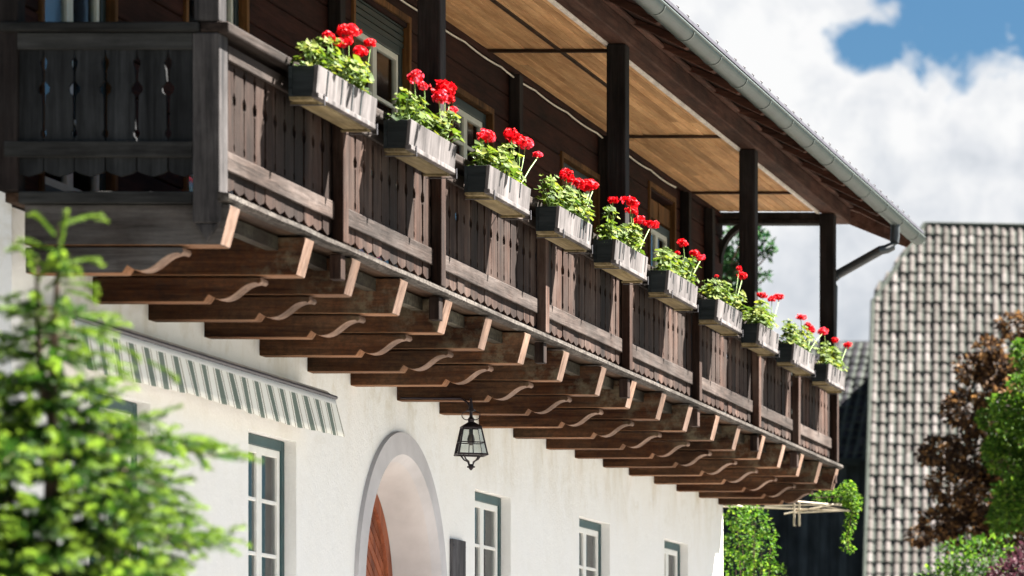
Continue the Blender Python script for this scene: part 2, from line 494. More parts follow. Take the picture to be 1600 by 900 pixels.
# photo pixel -> point at depth Y ; depth of a pixel on the plane X = -x
def at(px, py, Y): return Vector((-(VX - px) / F * Y, Y, (VY - py) / F * Y))
def yx(px, x): return F * x / (VX - px)
K = F / 7000.0

# ------------------------------------------------------------------ ground
b = MB(); b.face([(-1500, -1500, GZ - .004), (1500, -1500, GZ - .004), (1500, 1500, GZ - .004), (-1500, 1500, GZ - .004)])
tag(b.build('ground', M['lawn']), kind='structure')
b = MB(); b.face([(-40, -15, GZ), (22, -15, GZ), (22, 75, GZ), (-40, 75, GZ)])
tag(b.build('gravel_yard', M['gravel']), kind='structure')

# ------------------------------------------------------------------ the farmhouse
XW, XR = 8.9, 7.6                       # facade and balcony front, metres left of the camera axis
Y0, Y1 = 22.9, 43.75                    # near and far end of the facade
HX = -20.0                              # back wall of the house
house = thing('farmhouse', (-14, 33, GZ), 'white plastered farmhouse with dark timber upper storey and long carved wooden balcony', 'house')
ZF = 3.30                               # deck level

def wall_grid(b, plane, pts, zs, holes, thick, tintf=lambda: .5):
    """rectangular wall in cells, cells inside a hole left out. plane(u,z,d) -> point, d = depth into the wall"""
    us = sorted(set(pts + [h[0] for h in holes] + [h[1] for h in holes]))
    zz = sorted(set(zs + [h[2] for h in holes] + [h[3] for h in holes]))
    inside = lambda u, z: any(h[0] < u < h[1] and h[2] < z < h[3] for h in holes)
    for i in range(len(us) - 1):
        for j in range(len(zz) - 1):
            if inside((us[i] + us[i + 1]) / 2, (zz[j] + zz[j + 1]) / 2): continue
            b.face([plane(us[i], zz[j], 0), plane(us[i + 1], zz[j], 0), plane(us[i + 1], zz[j + 1], 0), plane(us[i], zz[j + 1], 0)], tintf())
            b.face([plane(us[i], zz[j], thick), plane(us[i], zz[j + 1], thick), plane(us[i + 1], zz[j + 1], thick), plane(us[i + 1], zz[j], thick)], tintf())
    for (u0, u1, z0, z1) in holes:
        if len([1]) and (u0, u1) == ARCH_U: continue
        b.face([plane(u1, z0, 0), plane(u1, z0, thick), plane(u1, z1, thick), plane(u1, z1, 0)])
        b.face([plane(u0, z0, 0), plane(u0, z1, 0), plane(u0, z1, thick), plane(u0, z0, thick)])
        b.face([plane(u0, z1, 0), plane(u1, z1, 0), plane(u1, z1, thick), plane(u0, z1, thick)])
        b.face([plane(u0, z0, 0), plane(u0, z0, thick), plane(u1, z0, thick), plane(u1, z0, 0)])

# lower windows: left pixel edge of the opening, right pixel edge of the reveal
LW = [(140, 235), (388, 463), (742, 798), (905, 953), (1038, 1075)]
low_holes = [(yx(a, XW), yx(c, XW), .62, 2.335) for a, c in LW]
AY0, AY1 = yx(555, XW), yx(692.5, XW)
AYC, ARY, AZS, ARZ = (AY0 + AY1) / 2, (AY1 - AY0) / 2, 1.28, 1.32
ARCH_U = (AY0, AY1)
holes = low_holes + [(AY0, AY1, GZ, AZS + ARZ + .02)]
wl = MB(); wl.raw = True
front = lambda u, z, d: (-XW - d, u, z)
wall_grid(wl, front, [Y0, Y1], [GZ, ZF - .01], holes, .45)
NA = 40
arc = [(AYC + ARY * math.cos(math.pi * k / NA), AZS + ARZ * math.sin(math.pi * k / NA)) for k in range(NA + 1)]   # far side -> near side
ztop = AZS + ARZ + .02
for k in range(NA):
    (ya, za), (yb, zb) = arc[k], arc[k + 1]
    wl.face([(-XW, ya, za), (-XW, ya, ztop), (-XW, yb, ztop), (-XW, yb, zb)])
# near gable (facing the camera), far gable, back wall, corners
wl.face([(-XW, Y0, GZ), (-XW, Y0, 3.48), (HX, Y0, 3.48), (HX, Y0, GZ)])
wl.face([(-XW, Y1, GZ), (HX, Y1, GZ), (HX, Y1, ZF - .01), (-XW, Y1, ZF - .01)])
wl.face([(HX, Y0, GZ), (HX, Y0, ZF - .01), (HX, Y1, ZF - .01), (HX, Y1, GZ)])
wl.build('wall', M['plaster'], house)
# dim rooms behind the windows so that no light leaks through the house
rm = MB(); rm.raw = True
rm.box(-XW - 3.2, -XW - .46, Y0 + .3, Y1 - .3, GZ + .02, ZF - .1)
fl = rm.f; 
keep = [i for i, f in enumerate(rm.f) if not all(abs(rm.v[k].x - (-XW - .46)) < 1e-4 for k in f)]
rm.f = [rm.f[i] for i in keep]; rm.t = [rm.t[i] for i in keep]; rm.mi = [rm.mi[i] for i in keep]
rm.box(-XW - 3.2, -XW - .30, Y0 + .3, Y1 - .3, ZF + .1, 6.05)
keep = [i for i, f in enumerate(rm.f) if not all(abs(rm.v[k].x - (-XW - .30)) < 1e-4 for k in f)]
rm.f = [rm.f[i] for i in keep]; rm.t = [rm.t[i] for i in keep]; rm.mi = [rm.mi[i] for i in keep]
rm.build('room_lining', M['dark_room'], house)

# doorway: raised plaster ring, splayed reveal, planked door
db = MB(); db.raw = True
def ell(ry, rz, k, n=NA): return (AYC + ry * math.cos(math.pi * k / n), AZS + rz * math.sin(math.pi * k / n))
RW = .17
ringp = [(ARY + .0, ARZ + .0, -XW + .035), (ARY - RW * .0, ARZ, -XW + .035)]
prof = [(ARY + .035, ARZ + .035, -XW + .0), (ARY + .028, ARZ + .028, -XW + .032), (ARY - RW + .02, ARZ - RW + .02, -XW + .036), (ARY - RW, ARZ - RW, -XW + .018),
        (ARY - RW - .04, ARZ - RW - .04, -XW - .03)]
def sweep(mb, prof, mi=0):
    rows = []
    for (ry, rz, x) in prof:
        i = len(mb.v)
        pts = [(AYC + ry, GZ)] + [ell(ry, rz, k) for k in range(NA + 1)] + [(AYC - ry, GZ)]
        mb.v += [Vector((x, p[0], p[1])) for p in pts]
        rows.append((i, len(pts)))
    for (i, n), (j, _) in zip(rows, rows[1:]):
        for k in range(n - 1):
            mb.quad((i + k, i + k + 1, j + k + 1, j + k), .5, mi)
sweep(db, prof)
dsur = db.build('doorway_surround', M['surround'], house, smooth=True)
db = MB(); db.raw = True
DRY, DRZ, DX = .88, 1.0, -XW - .33
sweep(db, [(ARY - RW - .04, ARZ - RW - .04, -XW - .03), (ARY - RW - .10, ARZ - RW - .10, -XW - .12), (DRY + .03, DRZ + .03, DX + .02), (DRY - .02, DRZ - .02, DX - .06)])
db.build('doorway_reveal', M['reveal'], house, smooth=True)
dd = MB()
# frame arch + herringbone planks
sw = MB(); sw.raw = True
sweep(sw, [(DRY + .01, DRZ + .01, DX + .012), (DRY - .11, DRZ - .11, DX + .012), (DRY - .12, DRZ - .12, DX - .03)])
door = MB()
door.prism([(AYC + DRY, GZ)] + [ell(DRY, DRZ, k, 24) for k in range(25)] + [(AYC - DRY, GZ)], 'X', DX - .06, DX - .035, .5)
door_o = door.build('door', M['door'], house)
sw.build('door_frame', M['door'], door_o)
pl = MB()
for side in (-1, 1):
    z = GZ - .6
    while z < AZS + DRZ:
        # slanted plank rising towards the middle stile
        a0 = .05; a1 = DRY - .10
        zz0 = z + .0; zz1 = z - .55
        def clampz(y, zq):
            e = AZS + (DRZ - .13) * math.sqrt(max(0, 1 - (y / (DRY - .11)) ** 2))
            return min(max(zq, GZ + .02), e)
        n = 8
        for q in range(n):
            ya = a0 + (a1 - a0) * q / n; yb = a0 + (a1 - a0) * (q + 1) / n
            za = zz0 + (zz1 - zz0) * q / n; zb = zz0 + (zz1 - zz0) * (q + 1) / n
            c = [clampz(ya, za), clampz(yb, zb), clampz(yb, zb + .085), clampz(ya, za + .085)]
            if c[3] - c[0] < .005 and c[2] - c[1] < .005: continue
            tq = (z * 7.3) % 1
            Y_ = lambda yy: AYC + side * yy
            pl.hexa([(DX - .034, Y_(ya), c[0]), (DX - .012, Y_(ya), c[0]), (DX - .012, Y_(yb), c[1]), (DX - .034, Y_(yb), c[1]),
                     (DX - .034, Y_(ya), c[3]), (DX - .012, Y_(ya), c[3] - .004), (DX - .012, Y_(yb), c[2] - .004), (DX - .034, Y_(yb), c[2])], tq)
        z += .10
pl.box(DX - .03, DX + .005, AYC - .05, AYC + .05, GZ + .02, AZS + DRZ - .14, .3)
pl.build('door_planks', M['door'], door_o)
hb = MB(); hb.tube([(DX + .01, AYC + .1, .1), (DX + .06, AYC + .1, .1), (DX + .06, AYC + .22, .1)], .011, 8)
hb.box(DX + .002, DX + .012, AYC + .07, AYC + .13, 0, .2)
hb.build('door_handle', M['iron'], door_o)

# ---- windows
def frame_ring(mb, x0, x1, y0, y1, z0, z1, wd, tint=.5):
    mb.box(x0, x1, y0, y0 + wd, z0, z1, tint); mb.box(x0, x1, y1 - wd, y1, z0, z1, tint)
    mb.box(x0, x1, y0 + wd, y1 - wd, z1 - wd, z1, tint); mb.box(x0, x1, y0 + wd, y1 - wd, z0, z0 + wd, tint)
def window(parent, y0, y1, z0, z1, xf, bars, frame_m, sash_m, fw=.075, sw_=.055, curtain=True, label=None):
    """two-leaf casement in an opening; xf = plane of the frame front"""
    fb = MB(); frame_ring(fb, xf - .07, xf, y0 + .004, y1 - .004, z0 + .004, z1 - .004, fw)
    fr = fb.build('window', frame_m, parent, bevel=.006)
    if label: fr['label'] = label
    a, c, e, g = y0 + fw, y1 - fw, z0 + fw, z1 - fw
    mid = (a + c) / 2
    for (p, q) in ((a + .004, mid - .002), (mid + .002, c - .004)):
        sb = MB(); gb = MB()
        frame_ring(sb, xf - .055, xf - .012, p, q, e + .004, g - .004, sw_)
        for k in range(1, bars):
            zb = e + (g - e) * k / bars
            sb.box(xf - .048, xf - .018, p + sw_, q - sw_, zb - .014, zb + .014)
        gb.box(xf - .036, xf - .031, p + sw_ - .01, q - sw_ + .01, e + sw_ - .01, g - sw_ + .01)
        sb.build('sash', sash_m, fr, bevel=.004)
        gb.build('pane', M['glass'], fr)
    if curtain:
        cb = MB(); cb.raw = True
        n = 60; prev = None
        for k in range(n + 1):
            yy = a + .01 + (c - a - .02) * k / n
            xx = xf - .12 - .018 * math.sin(k * 1.25) - .008 * math.sin(k * .37)
            cur = ((xx, yy, e + .01), (xx, yy, g - .01))
            if prev: cb.face([prev[0], cur[0], cur[1], prev[1]], .5)
            prev = cur
        cb.build('curtain', M['curtain'], fr, smooth=True)
    return fr
for i, (y0, y1, z0, z1) in enumerate(low_holes):
    window(house, y0, y1, z0, z1, -XW - .085, 4, M['green'], M['white'])
    sb = MB(); sb.box(-XW - .08, -XW + .05, y0 - .05, y1 + .05, z0 - .05, z0 - .002)
    sb.build('window_sill', M['surround'], house, bevel=.01)

# ---- upper timber wall
UT = 6.13
UW = [  # pixel left, pixel right, bottom, top of the casing
    (62, 178, 3.40, 5.98), (288, 384, 3.40, 5.98), (550, 638, 3.40, 6.0), (703, 768, 4.30, 5.69), (876, 934, 4.30, 5.71), (1013, 1053, 3.40, 5.99)]
up_holes = [(yx(a, XW), yx(c, XW), z0, z1) for a, c, z0, z1 in UW]
ub = MB()
zc = ZF + .07
rowh = .232
while zc < UT - .01:
    zt = min(zc + rowh, UT)
    segs = [(Y0, Y1)]
    for (y0, y1, h0, h1) in up_holes:
        if h0 < (zc + zt) / 2 < h1:
            ns = []
            for (s0, s1) in segs:
                if y0 > s0: ns.append((s0, min(s1, y0)))
                if y1 < s1: ns.append((max(s0, y1), s1))
            segs = ns
    tq = rnd.random()
    for s0, s1 in segs:
        if s1 - s0 < .03: continue
        ub.box(-XW - .16, -XW, s0, s1, zc + .004, zt - .004, (tq + rnd.random() * .3) % 1)
    zc = zt
ub.box(-XW - .30, -XW + .03, Y0, Y1, UT + .002, 6.194, .3)
uw = ub.build('upper_wall', M['upper'], house, bevel=.012)
ub = MB(); ub.box(-XW - .19, -XW - .10, Y0 + .05, up_holes[0][0] - .03, ZF + .07, UT, .2)
edges = [h for h in up_holes]
for a, c in zip(up_holes, up_holes[1:]):
    ub.box(-XW - .19, -XW - .10, a[1] + .01, c[0] - .01, ZF + .07, UT, .2)
ub.box(-XW - .19, -XW - .10, up_holes[-1][1] + .01, Y1 - .05, ZF + .07, UT, .2)
ub.build('wall_backing', M['sheath'], house)
gb = MB()
zc = ZF
while zc < 9.0:                          # gable boarding, near and far ends
    half = 5.55 if zc < 6.2 else max(.0, (9.05 - zc) * 1.95)
    gb.box(max(-14.45 - half, HX), min(-14.45 + half, -XW - .17), Y0 + .005, Y0 + .165, zc + .004, zc + .2325)
    zc += .232
gb.build('gable_wall', M['upper_x'], house)
gf = MB(); gf.prism([(HX, ZF), (-XW - .17, ZF), (-XW - .17, 6.3), (-14.45, 9.0), (HX, 6.3)], 'Y', Y1 - .165, Y1 - .005, .4)
gf.build('gable_wall', M['upper_x'], house)
bw = MB(); bw.box(HX, HX + .1, Y0 + .2, Y1 - .2, ZF, 6.3); bw.build('rear_wall', M['upper'], house)
# upper posts set against the timber wall
for px in (528, 808, 946, 1073, 1110):
    yy = yx(px, XW - .06)
    pb = MB(); pb.box(-XW + .003, -XW + .10, yy - .065, yy + .065, ZF + .07, UT - .01)
    pb.build('wall_post', M['post'], house, bevel=.008)
for i, (y0, y1, z0, z1) in enumerate(up_holes):
    tall = z0 < 4
    cb = MB()
    frame_ring(cb, -XW - .10, -XW + .022, y0 - .02, y1 + .02, z0 - .02, z1 + .02, .055)
    cs = cb.build('window_casing', M['casing'], house, bevel=.006)
    i0, i1, j0, j1 = y0 + .038, y1 - .038, z0 + .038, z1 - .038
    if i == 2 or i == 5:                  # a roller shutter or a board fills the head
        hb = MB()
        k = j1
        if i == 2:
            while k > j1 - .17:
                hb.box(-XW - .07, -XW - .028, i0, i1, k - .05, k - .008); k -= .052
        else:
            hb.box(-XW - .07, -XW - .03, i0, i1, j1 - .28, j1 - .09)
            hb.box(-XW - .06, -XW - .02, (i0 + i1) / 2 - .02, (i0 + i1) / 2 + .02, j1 - .28, j1 - .09)
        hb.build('roller_shutter', M['green_dark'] if i == 2 else M['casing'], cs)
        j1 -= .19 if i == 2 else .30
    window(house, i0, i1, j0, j1, -XW - .035, 5 if tall else 4, M['green_dark'], M['cream'], fw=.08, sw_=.05, curtain=(i in (0, 4)))

# ------------------------------------------------------------------ balcony (one part of the house, its pieces below it)
bk = MB()
nb = 8
for k in range(nb):                       # deck planks, long boards
    x0 = -XW + .005 + (XW - XR - .01) * k / nb
    bk.box(x0 + .004, x0 + (XW - XR - .01) / nb - .004, Y0 - .12, Y1 + .05, ZF, ZF + .055)
balcony = bk.build('balcony', M['deck'], house, origin=(-8.2, 33, ZF))
EY = Y0 - .14                             # plane of the end railing

# lichen-covered floor edge board and fascia below it
fb = MB(); n = 44
for k in range(n):
    ya = Y0 - .18 + (Y1 + .08 - Y0 + .18) * k / n; yb = Y0 - .18 + (Y1 + .08 - Y0 + .18) * (k + 1) / n
    w0 = .006 * mnoise.noise(Vector((ya * 2.1, 0, 0))); w1 = .006 * mnoise.noise(Vector((yb * 2.1, 0, 0)))
    P = [(-XR - .01, ZF - .002), (-XR + .044, ZF + .002), (-XR + .058, ZF + .018), (-XR + .056, ZF + .046), (-XR - .01, ZF + .056)]
    i = len(fb.v)
    fb.v += [Vector((x + w0, ya, z + w0)) for x, z in P] + [Vector((x + w1, yb, z + w1)) for x, z in P]
    for q in range(5):
        fb.quad((i + q, i + (q + 1) % 5, i + 5 + (q + 1) % 5, i + 5 + q), rnd.random() if q == 0 else .5)
fb.quad((0, 1, 2, 3, 4)); fb.quad(tuple(len(fb.v) - 5 + q for q in range(5)))
fb.build('floor_edge', M['edge'], balcony)
fb = MB(); fb.box(-XR - .20, -XR - .125, Y0 + .1, Y1, 3.20, ZF - .014, .5)
fb.build('fascia', M['moss'], balcony)
fb = MB(); fb.box(-XW + .1, -7.768, EY - .02, EY + .06, ZF - .012, ZF + .06, .5)
fb.build('end_sill', M['rail_cross'], balcony, bevel=.008)

# corbelled beams
def corbel_mesh(xl=-XW - .25):
    up = MB()
    P = [(xl, 3.045), (-7.615, 3.045), (-7.555, 3.285), (xl, 3.285)]
    up.prism(P, 'Y', -.088, .088)
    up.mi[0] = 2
    # pale sawn end
    i = len(up.v)
    up.v += [Vector((-7.612, -.085, 3.05)), Vector((-7.612, .085, 3.05)), Vector((-7.552, .085, 3.28)), Vector((-7.552, -.085, 3.28))]
    up.quad((i, i + 1, i + 2, i + 3), .6, 1)
    L = [(xl, 2.88), (-8.20, 2.88), (-8.17, 2.925), (-8.125, 2.898)]
    for k in range(11):                   # ogee
        t_ = k / 10
        x = -8.10 + .235 * t_
        e_ = t_ * t_ * (3 - 2 * t_)
        z = 2.894 + .106 * (e_ * .55 + .45 * e_ * e_ * (3 - 2 * e_))
        L.append((x, z))
    L += [(-7.855, 2.99), (-7.835, 3.008), (-7.842, 3.034), (xl, 3.034)]
    i = len(up.f)
    up.prism(L, 'Y', -.074, .074)
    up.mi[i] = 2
    for q in range(i + 1, i + len(L) - 2): up.mi[q] = 1 if q > i + 3 else 2  # ogee in pale sawn wood, which also paints in light from below
    return up
NCB = 18
cy = [22.86] + [yx(p, XW) + .07 for p in (145, 232, 320, 405, 480, 548, 620, 687, 748, 802, 853, 898, 942, 983, 1022, 1057, 1092, 1122)]
g0 = None
for i, yy in enumerate(cy):
    if i in (0, 1):
        mb = corbel_mesh(-8.775 if i == 0 else -XW - .25)
        for v in mb.v: v.y += yy
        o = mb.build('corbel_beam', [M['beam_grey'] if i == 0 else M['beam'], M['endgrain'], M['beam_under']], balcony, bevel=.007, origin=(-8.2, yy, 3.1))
        if i == 0: o['label'] = 'grey weathered front corbel beam'
        g0 = o
    else:
        o = copy_part(g0, balcony, (rnd.uniform(-.015, .012), yy - cy[1], rnd.uniform(-.006, .004)))
        o.rotation_euler = (rnd.uniform(-.012, .012), rnd.uniform(-.005, .005), rnd.uniform(-.014, .014))

# board shape with the carved outline: list of (height fraction, half gap)
GAPF = [(0, .0022), (.06, .0022), (.085, .015), (.125, .018), (.15, .007), (.20, .0085), (.40, .0095), (.49, .012), (.52, .032), (.57, .036), (.61, .018),
        (.63, .007), (.74, .010), (.79, .020), (.83, .022), (.87, .007), (.92, .0022), (1, .0022)]
def board(mb, along, c, hw, zb, zm, zt, p0, p1, tint):
    """carved board: plain below zm (with a rounded foot at zb), carved gaps between zm and zt"""
    L = []
    for f, g in reversed(GAPF): L.append((c - hw + g, zm + (zt - zm) * f))
    foot = [(-hw + .004, zb + .028), (-hw * .72, zb + .014), (-hw * .35, zb + .004), (0, zb - .006), (hw * .35, zb + .004), (hw * .72, zb + .014), (hw - .004, zb + .028)]
    L += [(c + a, z) for a, z in foot]
    for f, g in GAPF: L.append((c + hw - g, zm + (zt - zm) * f))
    mb.prism(L, along, p0, p1, tint)

# long railing: bays between the slim outer posts
opx = [535, 688, 851, 982, 1091, 1184, 1246, 1306]
oy = [F * (XR - .02) / (VX - p) for p in opx]
bays = list(zip([Y0 - .0] + [y + .06 for y in oy[:-1]], [y - .06 for y in oy]))
for (a, c) in bays:
    pb = MB(); nbd = max(1, round((c - a) / .192)); hw = (c - a) / nbd / 2
    for k in range(nbd):
        dx = rnd.uniform(-.004, .004)
        board(pb, 'X', a + hw * (2 * k + 1), hw, 3.40, 3.60, 4.24, -XR - .052 + dx, -XR - .034 + dx, rnd.random())
    pb.build('rail_panel', M['rail_wood'], balcony)
    lb = MB(); lb.box(-XR - .032, -XR - .012, a + .003, c - .003, 3.505, 3.625, rnd.random())
    lb.build('lower_rail', M['rail_long'], balcony, bevel=.008)
    lb = MB(); lb.box(-XR - .033, -XR - .006, a + .003, c - .003, 4.165, 4.255, rnd.random())
    lb.build('upper_rail', M['rail_long'], balcony, bevel=.006)
for i, yy in enumerate(oy):
    pb = MB(); pb.box(-XR - .03, -XR + .045, yy - .058, yy + .058, 3.36, 4.295)
    pb.box(-XR - .05, -XR + .025, yy - .05, yy + .05, 3.12, 3.285)
    pb.build('rail_post', M['rail_wood'], balcony, bevel=.008)
hb = MB()
ys = [Y0 - .17] + [o for o in oy[1::2]]
for a, c in zip(ys, ys[1:]):
    hb.box(-XR - .12, -XR + .05, a + .002, c - .002, 4.30, 4.365)
hb.build('handrail', M['rail_long'], balcony, bevel=.012)

# end railing across the near end
eb = MB()
ex = [-(VX - p) / (F / EY) for p in (44, 92, 140, 189, 238, 287)]
hw = (ex[1] - ex[0]) / 2
for x in ex:
    board(eb, 'Y', x, hw, 3.455, 3.64, 4.235, EY + .0, EY + .024, rnd.random())
eb.box(-XW + .02, ex[0] - hw - .003, EY, EY + .024, 3.46, 4.235)
eb.box(ex[-1] + hw + .003, -7.77, EY, EY + .024, 3.46, 4.235)
eb.build('rail_panel', M['rail_end'], balcony)
lb = MB(); lb.box(-XW + .02, -7.765, EY - .035, EY - .002, 3.56, 3.655); lb.build('lower_rail', M['rail_cross'], balcony, bevel=.008)
lb = MB(); lb.box(-XW + .02, -7.765, EY - .025, EY - .002, 4.20, 4.298); lb.build('upper_rail', M['rail_cross'], balcony, bevel=.006)
lb = MB(); lb.box(-XW + .0, -XR - .122, EY - .055, EY + .10, 4.302, 4.358); lb.build('handrail', M['rail_cross'], balcony, bevel=.012)
# end railing at the far end
eb = MB()
x = -XW + .1
while x < -7.80:
    board(eb, 'Y', x, .094, 3.40, 3.60, 4.235, Y1 - .03, Y1 - .006, rnd.random()); x += .19
eb.build('rail_panel', M['rail_end'], balcony)
lb = MB(); lb.box(-XW, -7.68, Y1 - .05, Y1 + .05, 4.30, 4.36); lb.build('handrail', M['rail_cross'], balcony, bevel=.012)

# main posts from deck to eaves plate
PZ = 6.185
mpx = [675, 966, 1170, 1294]
py_ = [F * (XR + .08) / (VX - p) for p in mpx]
cp = MB(); cp.box(-7.765, -7.605, EY - .03, EY + .13, 3.17, 4.298)
cp.prism([(-7.755, 3.17), (-7.685, 3.06), (-7.615, 3.17)], 'Y', EY - .02, EY + .12)
cp.box(-7.76, -7.61, EY - .02, EY + .12, 4.368, PZ)
cp.build('corner_post', M['post_grey'], balcony, bevel=.01)
cp = MB(); cp.box(-XW - .02, -XW + .10, EY - .03, EY + .10, 3.36, PZ); cp.build('corner_post', M['post'], balcony, bevel=.01)
for yy in py_:
    pb = MB(); pb.box(-XR - .165, -XR + .0, yy - .08, yy + .08, 4.368 if False else 3.36, PZ)
    pb.build('post', M['post'], balcony, bevel=.012)

# ------------------------------------------------------------------ roof: soffit, plate, rafters, tiles, gutter
RY0, RY1 = Y0 - 1.3, yx(1425, 7.0)
XG = 7.0
SL = .40                                  # roof fall per metre
zr = lambda x: 6.20 + (-x - XG + .02) * SL   # underside of the boarding at X = x
rf = MB(); rf.raw = False
RX = -14.45
for (xa, xb) in ((-XG + .06, RX),):
    rf.hexa([(xb, RY0, zr(xb)), (xa, RY0, zr(xa)), (xa, RY1, zr(xa)), (xb, RY1, zr(xb)),
             (xb, RY0, zr(xb) + .03), (xa, RY0, zr(xa) + .03), (xa, RY1, zr(xa) + .03), (xb, RY1, zr(xb) + .03)], .5, 0)
xb2 = HX - 1.6
rf.hexa([(xb2, RY0, zr(-XG - .3)), (RX - .001, RY0, zr(RX)), (RX - .001, RY1, zr(RX)), (xb2, RY1, zr(-XG - .3)),
         (xb2, RY0, zr(-XG - .3) + .03), (RX - .001, RY0, zr(RX) + .03), (RX - .001, RY1, zr(RX) + .03), (xb2, RY1, zr(-XG - .3) + .03)], .5, 0)
roof = rf.build('roof', M['sheath'], house)
tb = MB()
nr = 24
for k in range(nr):                       # tile courses on the front slope, plain on the back
    xa = -XG + .09 - (-XG + .09 - RX) * k / nr; xb = -XG + .09 - (-XG + .09 - RX) * (k + 1) / nr
    ny = 60
    for j in range(ny):
        ya = RY0 - .03 + (RY1 - RY0 + .06) * j / ny; yb = RY0 - .03 + (RY1 - RY0 + .06) * (j + 1) / ny
        h = rnd.uniform(0, .006)
        tb.hexa([(xb - .05, ya + .004, zr(xb) + .033), (xa, ya + .004, zr(xa) + .050 + h), (xa, yb - .004, zr(xa) + .050 + h), (xb - .05, yb - .004, zr(xb) + .033),
                 (xb - .05, ya + .004, zr(xb) + .058), (xa, ya + .004, zr(xa) + .078 + h), (xa, yb - .004, zr(xa) + .078 + h), (xb - .05, yb - .004, zr(xb) + .058)], rnd.random())
tb.build('roof_tiles', M['roof_tile'], roof)
bt = MB()
bt.hexa([(xb2, RY0, zr(-XG - .3) + .032), (RX - .001, RY0, zr(RX) + .032), (RX - .001, RY1, zr(RX) + .032), (xb2, RY1, zr(-XG - .3) + .032),
         (xb2, RY0, zr(-XG - .3) + .08), (RX - .001, RY0, zr(RX) + .08), (RX - .001, RY1, zr(RX) + .08), (xb2, RY1, zr(-XG - .3) + .08)], .5, 0)
bt.build('rear_roof_tiles', M['roof_tile'], roof)
eg = MB(); eg.box(-XG + .055, -XG + .135, RY0 - .02, RY1 + .03, 6.205, 6.235, .4)
eg.build('roof_edge', M['lead'], roof)
# soffit boards
sb = MB(); ns = 13
x = -XW + .01
wdt = (XW - XR - .185) / ns
for k in range(ns):
    yb_ = Y0 - .5
    while yb_ < Y1 - .26:                  # boards butt at staggered joints
        ye_ = min(yb_ + rnd.uniform(3.2, 4.6), Y1 - .25)
        sb.box(x + .005, x + wdt - .005, yb_ + .002, ye_ - .002, 6.195 + rnd.uniform(-.002, .003), 6.215); yb_ = ye_
    x += wdt
sb.box(-XW + .012, -XR - .17, Y0 - .49, Y1 - .26, 6.217, 6.23, 0)
soff = sb.build('soffit', M['soffit'], roof)
for px, py in ((870, 78), (1048, 212), (690, -40), (1180, 300)):
    yy = (6.19 * F) / (VY - py)
    bb = MB(); bb.box(-XW + .02, -XR - .18, yy - .025, yy + .025, 6.168, 6.193); bb.build('soffit_batten', M['soffit_x'], roof)
bb = MB(); bb.box(-8.27, -8.235, Y0 - .5, yx(975, 8.25), 6.18, 6.194); bb.build('soffit_batten', M['soffit_x'], roof)
tr = MB(); tr.box(-XR - .185, -XR - .155, Y0 - .5, Y1 - .25, 6.168, 6.195); tr.build('rope_light', M['trim'], roof)  # LED rope light along the plate, its brightness drawn as a pale strip
# wall plate carried by the posts, with the moulding above it
pb = MB(); pb.box(-XR - .15, -XR + .03, Y0 - .6, Y1 + .75, 6.187, 6.365, .3)
pb.box(-XR - .14, -XR + .075, Y0 - .6, Y1 + .70, 6.368, 6.405, .8)
pb.build('eaves_plate', M['plate'], roof, bevel=.012)
xe = MB(); xe.box(-XW - .02, -XR - .16, Y1 - .23, Y1 - .05, 6.11, 6.19); xe.box(-XW, -XR - .16, Y1 - .24, Y1 - .04, 6.06, 6.108)
xe.build('end_beam', M['post'], roof, bevel=.01)
# curved brace at the far wall corner
br = MB(); P = []
for k in range(9):
    a = math.pi / 2 * k / 8
    P.append((-XW + .42 - .40 * math.cos(a), 5.62 + .44 * math.sin(a)))
Q = [(x - .055 * math.cos(math.pi / 2 * k / 8) , z + .06 * math.sin(math.pi / 2 * k / 8)) for k, (x, z) in enumerate(P)]
br.prism(P + Q[::-1], 'Y', Y1 - .2, Y1 - .08, .5); br.build('brace', M['post'], roof)
# rafters
ry = [cy[1] + (cy[-1] - cy[1]) / 17 * k for k in range(-2, 20)]
r0 = None
for k, yy in enumerate(ry):
    if yy > RY1 - .1 or yy < RY0 + .1: continue
    if r0 is None:
        mb = MB()
        xa, xb = -XG - .06, -XR - 1.2
        mb.prism([(xa, zr(xa) - .002), (xa, zr(xa) - .055), (xa - .05, zr(xa) - .075), (-XR + .10, zr(-XR) - .10), (xb, zr(xb) - .12), (xb, zr(xb) - .002)], 'Y', yy - .06, yy + .06)
        r0 = mb.build('rafter', M['rafter'], roof, origin=(-XR, yy, 6.4), bevel=.006); ry0 = yy
    else:
        copy_part(r0, roof, (0, yy - ry0, 0))
vb = MB(); vb.prism([(-XG + .0, zr(-XG) - .10), (-XG - .06, zr(-XG) - .17), (RX, zr(RX) - .17), (RX, zr(RX) - .003), (-XG + .0, zr(-XG) - .003)], 'Y', RY1 - .05, RY1 - .005)
vb.build('verge_board', M['plate'], roof)
vb = MB(); vb.prism([(-XG + .0, zr(-XG) - .10), (-XG - .06, zr(-XG) - .17), (RX, zr(RX) - .17), (RX, zr(RX) - .003), (-XG + .0, zr(-XG) - .003)], 'Y', RY0 + .005, RY0 + .05)
vb.build('verge_board', M['plate'], roof)
# snow hooks
s0 = None; yy = 27.5
while yy < RY1 - .1:
    if s0 is None:
        mb = MB(); mb.tube([(-XG - .05, yy, 6.255), (-XG + .03, yy, 6.30), (-XG + .045, yy, 6.335), (-XG + .03, yy, 6.35)], .006, 5)
        s0 = mb.build('snow_hook', M['iron'], roof, origin=(-XG, yy, 6.26)); sy = yy
    else: copy_part(s0, roof, (0, yy - sy, rnd.uniform(-.006, .006)))
    yy += .405
